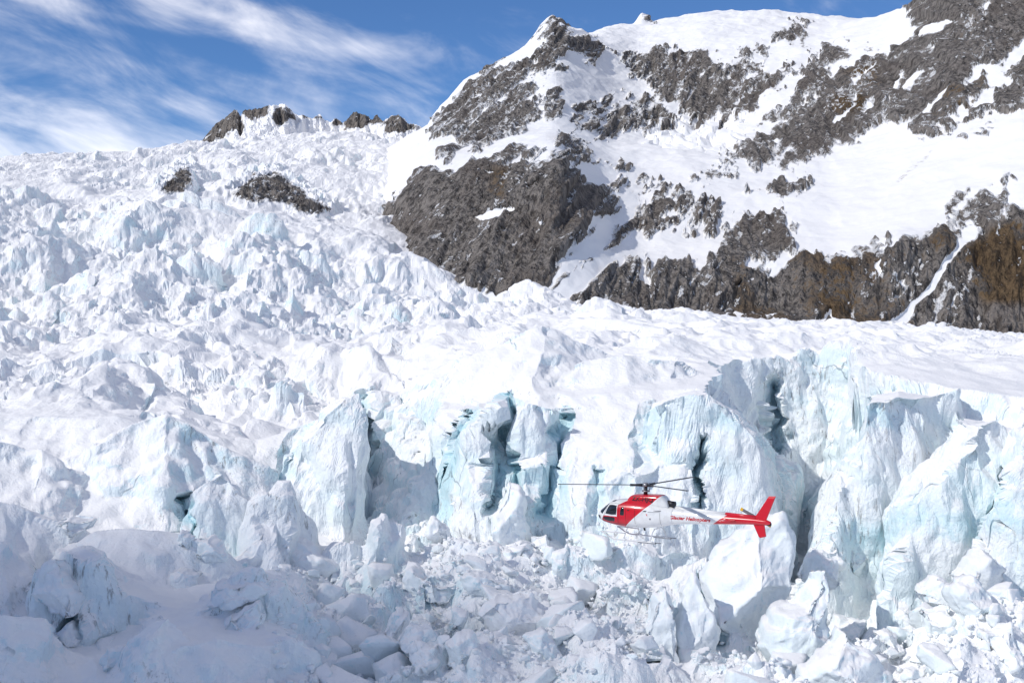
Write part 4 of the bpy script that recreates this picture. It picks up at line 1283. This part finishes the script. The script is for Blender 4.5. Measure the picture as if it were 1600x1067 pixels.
me.polygons.add(len(FF)); me.polygons.foreach_set('loop_start', np.arange(0, FF.size, 3, dtype=np.int32)); me.polygons.foreach_set('loop_total', np.full(len(FF), 3, np.int32))
me.materials.append(MAT_BLOCK)
me.update()
link('ice_rubble', me, kind='stuff', label='small ice fragments strewn between the blocks', category='ice rubble')

# ------------------------------------------------------------------ helicopter
KS, KZ = 24.2, 25.8


def sz(u, v):
    return (u - 936) / KS, (805 - v) / KZ


def mat_livery(name, red_rule):
    m, nt, b = new_mat(name)
    tcn = nt.n('ShaderNodeTexCoord')
    sp = nt.n('ShaderNodeSeparateXYZ')
    nt.put(sp.inputs[0], tcn.outputs['Object'])
    x, z = sp.outputs[0], sp.outputs[2]

    def right_of(p, q):      # 1 on the right of the line from p up to q
        (x0, z0), (x1, z1) = sz(*p), sz(*q)
        t = nt.math('MULTIPLY', nt.math('SUBTRACT', z, z0), (x1 - x0) / (z1 - z0))
        return nt.math('GREATER_THAN', nt.math('SUBTRACT', x, t), x0)

    def above(v):
        return nt.math('GREATER_THAN', z, sz(0, v)[1])
    red = red_rule(nt, right_of, above)
    grime = nt.noise(tcn.outputs['Object'], 2.5, 4.0, 0.6)
    white = nt.mix(nt.ramp(grime, 0.4, 0.8), (0.80, 0.80, 0.79), (0.66, 0.66, 0.65))
    redc = nt.mix(nt.ramp(grime, 0.4, 0.8), (0.60, 0.008, 0.022), (0.50, 0.008, 0.018))
    nt.put(b.inputs['Base Color'], nt.mix(red, white, redc))
    b.inputs['Roughness'].default_value = 0.28
    b.inputs['Coat Weight'].default_value = 0.5
    b.inputs['Coat Roughness'].default_value = 0.12
    return m


def inv(nt, a):
    return nt.math('SUBTRACT', 1.0, a)


def rule_body(nt, right_of, above):
    a = nt.math('MULTIPLY', right_of((946, 819), (951, 810)), inv(nt, above(808.5)))
    b_ = nt.math('MULTIPLY', right_of((975.3, 808), (975.6, 791)), inv(nt, nt.math('MULTIPLY', inv(nt, right_of((973.5, 792), (989, 783))), 1.0)))
    return nt.math('MULTIPLY', nt.math('MAXIMUM', a, b_), inv(nt, right_of((983.8, 826), (1039.4, 774))))


def rule_cowl(nt, right_of, above):
    return inv(nt, right_of((983.8, 826), (1039.4, 774)))


def rule_boom(nt, right_of, above):
    return right_of((1116, 812), (1139, 795))


M_BODY = mat_livery('body_paint', rule_body)
M_COWL = mat_livery('cowling_paint', rule_cowl)
M_BOOM = mat_livery('boom_paint', rule_boom)
M_RED = plain('red_paint', (0.60, 0.008, 0.022), 0.3, coat=0.4)
M_WHITE = plain('white_paint', (0.80, 0.80, 0.79), 0.35, coat=0.3)
M_SKID = plain('skid_paint', (0.62, 0.62, 0.63), 0.35, coat=0.3)
M_DARK = plain('dark_metal', (0.035, 0.035, 0.04), 0.45, 0.6)
M_STEEL = plain('worn_steel', (0.30, 0.30, 0.31), 0.4, 0.8)
M_BLADE = plain('blade_grey', (0.05, 0.055, 0.06), 0.6)
M_YELLOW = plain('yellow_paint', (0.80, 0.48, 0.03), 0.4)
M_BLACK = plain('black_lettering', (0.02, 0.012, 0.014), 0.5)
M_LRED = plain('red_lettering', (0.55, 0.02, 0.03), 0.5)
M_GLASS = plain('dark_glass', (0.015, 0.018, 0.022), 0.06, spec=0.8)
M_LENS = plain('lamp_glass', (0.55, 0.56, 0.55), 0.15)

heli = bpy.data.objects.new('helicopter', None)
COL.objects.link(heli)
heli['label'] = 'red and white helicopter flying left in front of the ice wall'
heli['category'] = 'helicopter'
ORG = (3.45, -1.52)      # station and height of the thing's own origin, on the skids


def hpart(name, verts, faces, mat, parent=None, sm=True, **kw):
    v = [(p[0] - ORG[0], p[1], p[2] - ORG[1]) for p in verts]
    me = mesh_from(name, np.array(v), faces, mat, sm) if len({len(f) for f in faces}) == 1 else None
    if me is None:
        me = bpy.data.meshes.new(name)
        me.from_pydata(v, [], [list(f) for f in faces])
        me.polygons.foreach_set('use_smooth', np.full(len(me.polygons), sm))
        me.materials.append(mat)
        me.update()
    return link(name, me, parent or heli, **kw)


class Loft:
    def __init__(self, st, n):
        # st rows: photo column, top row, bottom row, half width, exponent
        a = np.array(st, float)
        self.s = (a[:, 0] - 936) / KS
        self.t = (805 - a[:, 1]) / KZ
        self.b = (805 - a[:, 2]) / KZ
        self.w, self.e = a[:, 3], a[:, 4]
        self.n = n

    def at(self, s):
        f = lambda k: np.interp(s, self.s, k)
        return f(self.t), f(self.b), f(self.w), f(self.e)

    def mesh(self, m=44):
        ss = np.interp(np.linspace(0, 1, self.n), np.linspace(0, 1, len(self.s)), self.s)
        g = np.array([self.at(s) for s in ss])
        for k in range(3):
            g[1:-1, k] = 0.25 * g[:-2, k] + 0.5 * g[1:-1, k] + 0.25 * g[2:, k]
        self.ss, self.g = ss, g
        V, Fa = [], []
        for s, (t, b, w_, e) in zip(ss, g):
            for j in range(m):
                a = 2 * math.pi * j / m
                c, d_ = math.cos(a), math.sin(a)
                V.append((s, w_ * math.copysign(abs(c) ** (2 / e), c), (t + b) / 2 + (t - b) / 2 * math.copysign(abs(d_) ** (2 / e), d_)))
        for i in range(self.n - 1):
            for j in range(m):
                k = (j + 1) % m
                Fa.append((i * m + j, i * m + k, (i + 1) * m + k, (i + 1) * m + j))
        V.append((ss[0], 0, g[0, :2].mean())); V.append((ss[-1], 0, g[-1, :2].mean()))
        for j in range(m):
            k = (j + 1) % m
            Fa.append((len(V) - 2, k, j)); Fa.append((len(V) - 1, (self.n - 1) * m + j, (self.n - 1) * m + k))
        return V, Fa

    def side(self, s, z):
        t, b, w_, e = [np.interp(s, self.ss, self.g[:, k]) for k in range(4)]
        r = min(0.999, abs((z - (t + b) / 2) / ((t - b) / 2 + 1e-6)))
        return w_ * (1 - r ** e) ** (1 / e)


body = Loft([(936, 808, 812.5, 0.10, 2), (937, 805.5, 815, 0.28, 2), (939, 802.8, 817, 0.46, 2.1), (942, 800.8, 818.8, 0.60, 2.2), (946, 797.8, 820.2, 0.70, 2.3),
             (950, 794.4, 821.4, 0.77, 2.4), (955, 790.2, 822.6, 0.83, 2.5), (960.6, 786.2, 823.6, 0.87, 2.6), (966, 784.6, 824.4, 0.90, 2.7), (975, 783.4, 825.3, 0.93, 2.8),
             (985, 782.7, 826, 0.94, 2.8), (1000, 782.5, 826, 0.94, 2.8), (1015, 783, 825, 0.90, 2.7), (1028, 784, 823.2, 0.80, 2.6), (1040, 786.5, 821, 0.66, 2.5),
             (1048, 789.2, 819, 0.56, 2.4), (1058, 791, 817, 0.47, 2.3)], 70)
V, Fa = body.mesh()
fus = hpart('fuselage', V, Fa, M_BODY)
fus.data.materials[0] = M_BODY
boom = Loft([(1055, 791.0, 817.2, 0.48, 2.3), (1066, 791.8, 815.4, 0.42, 2.3), (1100, 793.2, 812.2, 0.36, 2.3), (1137, 795, 809.6, 0.29, 2.2), (1176, 796, 806.4, 0.20, 2.1), (1196, 797.5, 806, 0.16, 2), (1202, 800, 806, 0.10, 2)], 36)
V, Fa = boom.mesh(32)
hpart('tail_boom', V, Fa, M_BOOM)
cowl = Loft([(986, 783, 790, 0.42, 4.5), (988, 780, 790, 0.50, 4.5), (991, 776.8, 790, 0.55, 4.5), (994, 774.9, 790, 0.58, 4.5), (1005, 773.9, 790, 0.60, 4.5), (1020, 773.3, 791, 0.60, 4.5), (1036, 772.9, 792, 0.56, 4.5),
             (1040, 774.0, 792, 0.52, 4.5), (1044, 777.6, 793, 0.46, 3.8), (1048, 782, 793, 0.40, 2.6), (1050, 786, 793, 0.34, 2.5)], 44)
V, Fa = cowl.mesh(40)
hpart('engine_cowling', V, Fa, M_COWL)
# the shader reads station and height from each part's own frame: shift it to the drawing's frame
for mt in (M_BODY, M_COWL, M_BOOM):
    t_ = mt.node_tree
    sepn = [n for n in t_.nodes if n.type == 'SEPXYZ'][0]
    src = sepn.inputs[0].links[0].from_socket
    ad = t_.nodes.new('ShaderNodeVectorMath'); ad.operation = 'ADD'
    ad.inputs[1].default_value = (ORG[0], 0, ORG[1])
    t_.links.new(src, ad.inputs[0]); t_.links.new(ad.outputs[0], sepn.inputs[0])


def pane(name, pts, loft, side, mat, rise=0.012, frame=None, parent=None, **kw):
    p = [sz(*q) for q in pts]
    cx = sum(q[0] for q in p) / len(p); cz = sum(q[1] for q in p) / len(p)
    fine = []
    for a, b in zip(p, p[1:] + p[:1]):
        for k in range(5):
            fine.append((a[0] + (b[0] - a[0]) * k / 5, a[1] + (b[1] - a[1]) * k / 5))
    n = len(fine); V = [(cx, side * (loft.side(cx, cz) + rise), cz)]; Fa = []
    for r in range(1, 8):
        for q in fine:
            s, z = cx + (q[0] - cx) * r / 7, cz + (q[1] - cz) * r / 7
            V.append((s, side * (loft.side(s, z) + (rise if r < 7 else -0.01)), z))
    for j in range(n):
        k = (j + 1) % n
        Fa.append((0, 1 + j, 1 + k) if side < 0 else (0, 1 + k, 1 + j))
        for r in range(6):
            q = (1 + r * n + j, 1 + (r + 1) * n + j, 1 + (r + 1) * n + k, 1 + r * n + k)
            Fa.append(q if side < 0 else q[::-1])
    return hpart(name, V, Fa, mat, parent, **kw)


for sd in (-1, 1):
    pane('windscreen', [(942, 801.8), (950, 795.6), (958.5, 789.6), (959.6, 790.8), (955, 799), (949.7, 807), (944, 805)], body, sd, M_GLASS)
    dw = pane('door_window', [(954.4, 806), (957, 799), (960.8, 791.2), (968, 790.6), (975, 791.2), (975.4, 799), (974.6, 806), (966, 806.8)], body, sd, M_GLASS)
    pane('lower_door_window', [(950, 812.5), (952.5, 810), (962, 809.6), (972, 810), (972, 814), (970.5, 817), (960, 817.3), (952.6, 816)], body, sd, M_GLASS)
    pane('rear_window', [(980.2, 805.8), (980.8, 798), (982, 793.6), (984.3, 792), (986.8, 793.6), (987.4, 799), (987.2, 805.8), (983.6, 806.4)], body, sd, M_GLASS)
    pane('chin_window', [(938, 812), (938.8, 809.6), (942, 809), (945.2, 809.4), (945.6, 812), (944, 816.6), (941, 817)], body, sd, M_GLASS)
    pane('roof_window', [(961, 786.6), (965, 785.2), (969, 784.6), (968, 786.4), (963, 787.4)], body, sd, M_GLASS)
    pane('air_intake', [(1016, 797.6), (1018, 796.2), (1022.4, 796), (1021, 797.8)], body, sd, M_DARK)
    pane('warning_mark', [(1021.2, 801), (1023, 801), (1023.4, 805)], body, sd, M_RED, 0.008)
    pane('fuel_cap', [(1026, 807), (1028.6, 807), (1028.6, 809.8), (1026, 809.8)], body, sd, M_STEEL, 0.01)
    pane('landing_lamp', [(940, 814.4), (944, 814), (944.4, 816), (941, 816.4)], body, sd, M_LENS, 0.016)


def bar(name, pts, r, mat, parent=None, seg=10, flat=None):
    """tube through points given as (station, side, height)"""
    P = [Vector(p) for p in pts]
    V, Fa = [], []
    up = Vector((0, 1, 0))
    for i, p in enumerate(P):
        t = (P[min(i + 1, len(P) - 1)] - P[max(i - 1, 0)]).normalized()
        a = t.cross(up if abs(t.y) < 0.9 else Vector((1, 0, 0))).normalized(); b = t.cross(a)
        rr = r[i] if isinstance(r, (list, tuple)) else r
        for j in range(seg):
            an = 2 * math.pi * j / seg
            q = p + a * rr * math.cos(an) + b * rr * math.sin(an) * (flat or 1)
            V.append(tuple(q))
    for i in range(len(P) - 1):
        for j in range(seg):
            k = (j + 1) % seg
            Fa.append((i * seg + j, i * seg + k, (i + 1) * seg + k, (i + 1) * seg + j))
    Fa.append(tuple(range(seg))[::-1]); Fa.append(tuple((len(P) - 1) * seg + j for j in range(seg)))
    return hpart(name, V, Fa, mat, parent)


def plate(name, pts, th, mat, parent=None, y0=0.0, taper=0.35):
    """flat surface given by its outline in the drawing"""
    p = [sz(*q) for q in pts]
    n = len(p)
    cx = sum(q[0] for q in p) / n; cz = sum(q[1] for q in p) / n
    V, Fa = [], []
    for k, (sc, y) in enumerate(((1.0, -th * taper), (0.86, -th), (0.86, th), (1.0, th * taper))):
        for q in p:
            V.append((cx + (q[0] - cx) * sc, y0 + y, cz + (q[1] - cz) * sc))
    for r, r2 in ((0, 1), (3, 0), (2, 3)):
        for j in range(n):
            k = (j + 1) % n
            Fa.append((r * n + j, r * n + k, r2 * n + k, r2 * n + j))
    Fa.append(tuple(n + j for j in range(n))); Fa.append(tuple(2 * n + j for j in range(n))[::-1])
    return hpart(name, V, Fa, mat, parent, sm=False)


plate('upper_fin', [(1177, 797), (1182, 791), (1199.6, 762.8), (1209.6, 762.2), (1196, 798), (1194, 800)], 0.055, M_RED)
plate('lower_fin', [(1176.5, 805), (1193, 804), (1195.6, 822.6), (1187, 825.2), (1185, 824)], 0.05, M_RED)
bar('tail_guard', [(*sz(1189, 824.6)[:1], 0, sz(0, 824.6)[1]), (sz(1195, 0)[0], 0, sz(0, 827)[1]), (sz(1200, 0)[0], 0, sz(0, 829.4)[1])], 0.02, M_WHITE)
# tailplane: a flat wing on each side of the boom
for sd in (-1, 1):
    x0, z0 = sz(1134, 801); x1 = sz(1153, 0)[0]
    V = []
    for y, a, b in ((0.12, x0, x1), (1.25, x0 + 0.12, x1 - 0.05)):
        for xx, dz in ((a, 0.0), ((a * 2 + b) / 3, 0.045), (b, 0.0), ((a * 2 + b) / 3, -0.035)):
            V.append((xx, sd * y, z0 + dz))
    Fa = [(0, 1, 5, 4), (1, 2, 6, 5), (2, 3, 7, 6), (3, 0, 4, 7), (4, 5, 6, 7)]
    hpart('tailplane', V, Fa if sd > 0 else [f[::-1] for f in Fa], M_RED, sm=False)
bar('tail_cone', [(sz(1194, 0)[0], 0, sz(0, 802.5)[1]), (sz(1202.6, 0)[0], 0, sz(0, 804.5)[1])], [0.13, 0.10], M_DARK)
bar('drive_shaft_cover', [(sz(1052, 0)[0], 0, sz(0, 790.2)[1]), (sz(1100, 0)[0], 0, sz(0, 792.4)[1]), (sz(1136, 0)[0], 0, sz(0, 794.2)[1])], 0.10, M_WHITE)
bar('drive_shaft_cover', [(sz(1136, 0)[0], 0, sz(0, 794.2)[1]), (sz(1161, 0)[0], 0, sz(0, 795)[1]), (sz(1180, 0)[0], 0, sz(0, 795.4)[1])], 0.11, M_RED)
# tail rotor on the far side of the boom
tx, tz = sz(1177, 797)
tr = hpart('tail_rotor', *(lambda V, Fa: (V, Fa))([(tx + 0.09 * math.cos(a), y, tz + 0.09 * math.sin(a)) for y in (0.18, 0.42) for a in [k * math.pi / 6 for k in range(12)]],
            [(j, (j + 1) % 12, 12 + (j + 1) % 12, 12 + j) for j in range(12)] + [tuple(range(12)), tuple(range(12, 24))[::-1]]), M_STEEL)
for sg in (1, -1):
    du, dv = (1153.5 - 1177) / KS, (797 - 785.2) / KZ
    L = math.hypot(du, dv); dx, dz = sg * du / L, sg * dv / L
    for nm, r0, r1, mt in (('blade', 0.08, 0.86, M_STEEL), ('blade_tip', 0.86, 1.02, M_YELLOW)):
        V = []
        for r in (r0, r1):
            for c, y in ((-0.09, 0.345), (0.09, 0.335), (0.09, 0.36), (-0.09, 0.37)):
                V.append((tx + dx * r - dz * c, y, tz + dz * r + dx * c))
        hpart(nm, V, [(0, 1, 5, 4), (1, 2, 6, 5), (2, 3, 7, 6), (3, 0, 4, 7), (0, 3, 2, 1), (4, 5, 6, 7)], mt, tr, sm=False)
# engine exhaust
ex, ez = sz(1046.5, 784.5)
eo, eoz = sz(1058, 786.5)
bar('exhaust', [(ex, -0.02, ez), ((ex + eo) / 2, -0.03, (ez + eoz) / 2), (eo, -0.05, eoz)], [0.17, 0.18, 0.20], M_DARK, seg=18)
# main rotor
hx, hz_ = sz(1011.5, 760)
bar('rotor_mast', [(hx - 0.02, 0, sz(0, 775)[1]), (hx, 0, hz_)], [0.13, 0.085], M_DARK, seg=14)
bar('swash_plate', [(hx, 0, sz(0, 769.5)[1]), (hx, 0, sz(0, 767.6)[1])], 0.24, M_STEEL, seg=20)
hub = bar('rotor_hub', [(hx, 0, hz_ - 0.06), (hx, 0, hz_ + 0.10), (hx, 0, hz_ + 0.16)], [0.22, 0.22, 0.10], M_STEEL, seg=18)
for k in range(3):
    a = math.radians((30, 150, 270)[k])
    bar('control_rod', [(hx + 0.2 * math.cos(a), 0.2 * math.sin(a), sz(0, 768)[1]), (hx + 0.26 * math.cos(a), 0.26 * math.sin(a), hz_ - 0.02)], 0.022, M_STEEL, hub, 8)
# three blades, spread evenly, seen at rest; angle 0 points to the tail, 90 to the far side
for ang, lift in ((202.0, -0.012), (322.0, 0.055), (82.0, 0.0)):
    a = math.radians(ang)
    d_ = Vector((math.cos(a), math.sin(a), lift)).normalized()
    c_ = Vector((-math.sin(a), math.cos(a), 0))
    n_ = d_.cross(c_)
    h0 = Vector((hx, 0, hz_ + 0.02))
    bar('blade_arm', [h0 + d_ * 0.15, h0 + d_ * 0.55, h0 + d_ * 0.95], [0.10, 0.07, 0.08], M_DARK, hub, 10, 0.7)
    V = []
    st_ = [(0.80, 0.10), (1.1, 0.165), (1.4, 0.175), (3.4, 0.175), (5.2, 0.175), (5.34, 0.13)]
    for r, c in st_:
        for cc, t in ((-1, 0.0), (-0.3, 0.028), (1, 0.008), (-0.3, -0.024)):
            V.append(tuple(h0 + d_ * r + c_ * (c * cc) + n_ * t))
    Fa = []
    for i in range(len(st_) - 1):
        for j in range(4):
            k = (j + 1) % 4
            Fa.append((i * 4 + j, i * 4 + k, (i + 1) * 4 + k, (i + 1) * 4 + j))
    Fa += [(0, 1, 2, 3), tuple(len(V) - 1 - q for q in range(4))]
    hpart('rotor_blade', V, Fa, M_BLADE, sm=False)
# landing gear
zsk = -1.47
for sd in (-1, 1):
    y = sd * 1.08
    sk = bar('skid', [(0.62, y, zsk + 0.40), (0.80, y, zsk + 0.34), (1.15, y, zsk + 0.13), (1.45, y, zsk + 0.02), (1.7, y, zsk), (3.2, y, zsk), (4.25, y, zsk)], 0.042, M_SKID)
    bar('wear_plate', [(3.1, y, zsk - 0.045), (4.3, y, zsk - 0.045)], 0.035, M_STEEL, sk, 8, 0.5)
    bar('wear_plate', [(4.2, y, zsk), (4.62, y, zsk)], 0.02, M_DARK, sk, 8)
    bar('step', [(0.66, y, zsk + 0.41), (1.5, y - sd * 0.05, zsk + 0.40), (2.2, y - sd * 0.12, zsk + 0.39)], 0.03, M_SKID, sk, 8)
    for s_ in (2.18, 3.92):
        bar('leg', [(s_, y, zsk), (s_, y - sd * 0.03, zsk + 0.14), (s_, y - sd * 0.30, zsk + 0.52), (s_, y - sd * 0.62, zsk + 0.72)], [0.045, 0.038, 0.036, 0.038], M_SKID)
        bar('leg_shoe', [(s_ - 0.16, y, zsk + 0.02), (s_ + 0.16, y, zsk + 0.02)], 0.06, M_WHITE, None, 8)
for s_ in (2.18, 3.92):
    bar('cross_tube', [(s_, -0.48, zsk + 0.70), (s_, 0.48, zsk + 0.70)], 0.045, M_WHITE)
bar('tow_hook', [(3.0, 0, -0.78), (3.05, 0, -0.98)], 0.06, M_DARK)
bar('belly_antenna', [(sz(1060, 0)[0], 0, sz(0, 816)[1]), (sz(1071, 0)[0], -0.1, sz(0, 827)[1])], 0.012, M_WHITE, None, 6)
bar('belly_antenna', [(sz(1094, 0)[0], 0, sz(0, 812)[1]), (sz(1104, 0)[0], -0.1, sz(0, 824)[1])], 0.012, M_WHITE, None, 6)
bar('roof_antenna', [(sz(968.6, 0)[0], 0, sz(0, 785)[1]), (sz(968.6, 0)[0], 0, sz(0, 778.6)[1])], 0.014, M_WHITE, None, 6)
for sd in (-1, 1):
    bar('cowling_rail', [(sz(1026, 0)[0], sd * 0.74, sz(0, 796)[1]), (sz(1034, 0)[0], sd * 0.69, sz(0, 796)[1]), (sz(1042, 0)[0], sd * 0.60, sz(0, 795.6)[1])], 0.025, M_STEEL, None, 6)
    dh = body.side(*sz(990, 797)) + 0.01
    bar('door_handle', [(sz(992, 0)[0], sd * dh, sz(0, 797)[1]), (sz(995.5, 0)[0], sd * dh, sz(0, 797)[1])], 0.022, M_DARK, None, 6)


def seam(name, pts, sd):
    q = []
    for a, b in zip(pts, pts[1:]):
        for k in range(6):
            q.append((a[0] + (b[0] - a[0]) * k / 6, a[1] + (b[1] - a[1]) * k / 6))
    q.append(pts[-1])
    P_ = [(sz(*p)[0], sd * (body.side(*sz(*p)) + 0.002), sz(*p)[1]) for p in q]
    return bar(name, P_, 0.009, M_DARK, fus, 6)


for sd in (-1, 1):
    seam('door_seam', [(948.6, 817.6), (952.5, 808.4), (959.6, 789.4), (968, 788.4), (977.6, 789), (978, 806), (976, 819.4), (962, 819.6), (948.6, 817.6)], sd)
    seam('door_seam', [(978.6, 790), (989.4, 790), (990, 820), (976.8, 820)], sd)
    seam('panel_seam', [(1004, 790), (1004.4, 822)], sd)
    seam('panel_seam', [(1024, 798), (1041, 797.6), (1041.4, 818)], sd)


def lettering(text, u0, v0, u1, height, loft, mat, shear, sd, label):
    cu = bpy.data.curves.new('lettering', 'FONT')
    cu.body = text
    cu.shear = shear
    cu.offset = 0.03
    tmp = bpy.data.objects.new('lettering', cu)
    COL.objects.link(tmp)
    dg = bpy.context.evaluated_depsgraph_get()
    me = bpy.data.meshes.new_from_object(tmp.evaluated_get(dg))
    bpy.data.objects.remove(tmp)
    co = np.array([v.co[:] for v in me.vertices])
    co[:, 0] -= co[:, 0].min()
    w_ = co[:, 0].max(); cap = 0.7
    s0, z0 = sz(u0, v0); s1 = sz(u1, 0)[0]
    out = []
    for x, y, _ in co:
        s = s0 + (s1 - s0) * x / w_ if sd < 0 else s1 - (s1 - s0) * x / w_
        z = z0 + y / cap * height
        out.append((s - ORG[0], sd * (loft.side(s, z) + 0.012), z - ORG[1]))
    me.vertices.foreach_set('co', np.array(out, f4).reshape(-1))
    me.materials.clear(); me.materials.append(mat)
    me.update()
    return link('lettering', me, heli, label=label)


for sd in (-1, 1):
    lettering('Glacier Helicopters', 1054.8, 806.8, 1116.2, 0.20, boom, M_LRED, 0.3, sd, 'red slanted writing along the white tail boom')
    lettering('ZK-HJQ', 995.6, 782.6, 1030.0, 0.24, cowl, M_BLACK, 0.0, sd, 'black registration letters on the red cowling')

HY = 77.0
HU, HV = 1017.0, 804.0
YAW = math.radians(-32)
heli.rotation_euler = (math.radians(0), 0, YAW)
heli.location = ((HU - 800) / F * HY, HY, (HOR - HV) / F * HY + ORG[1])
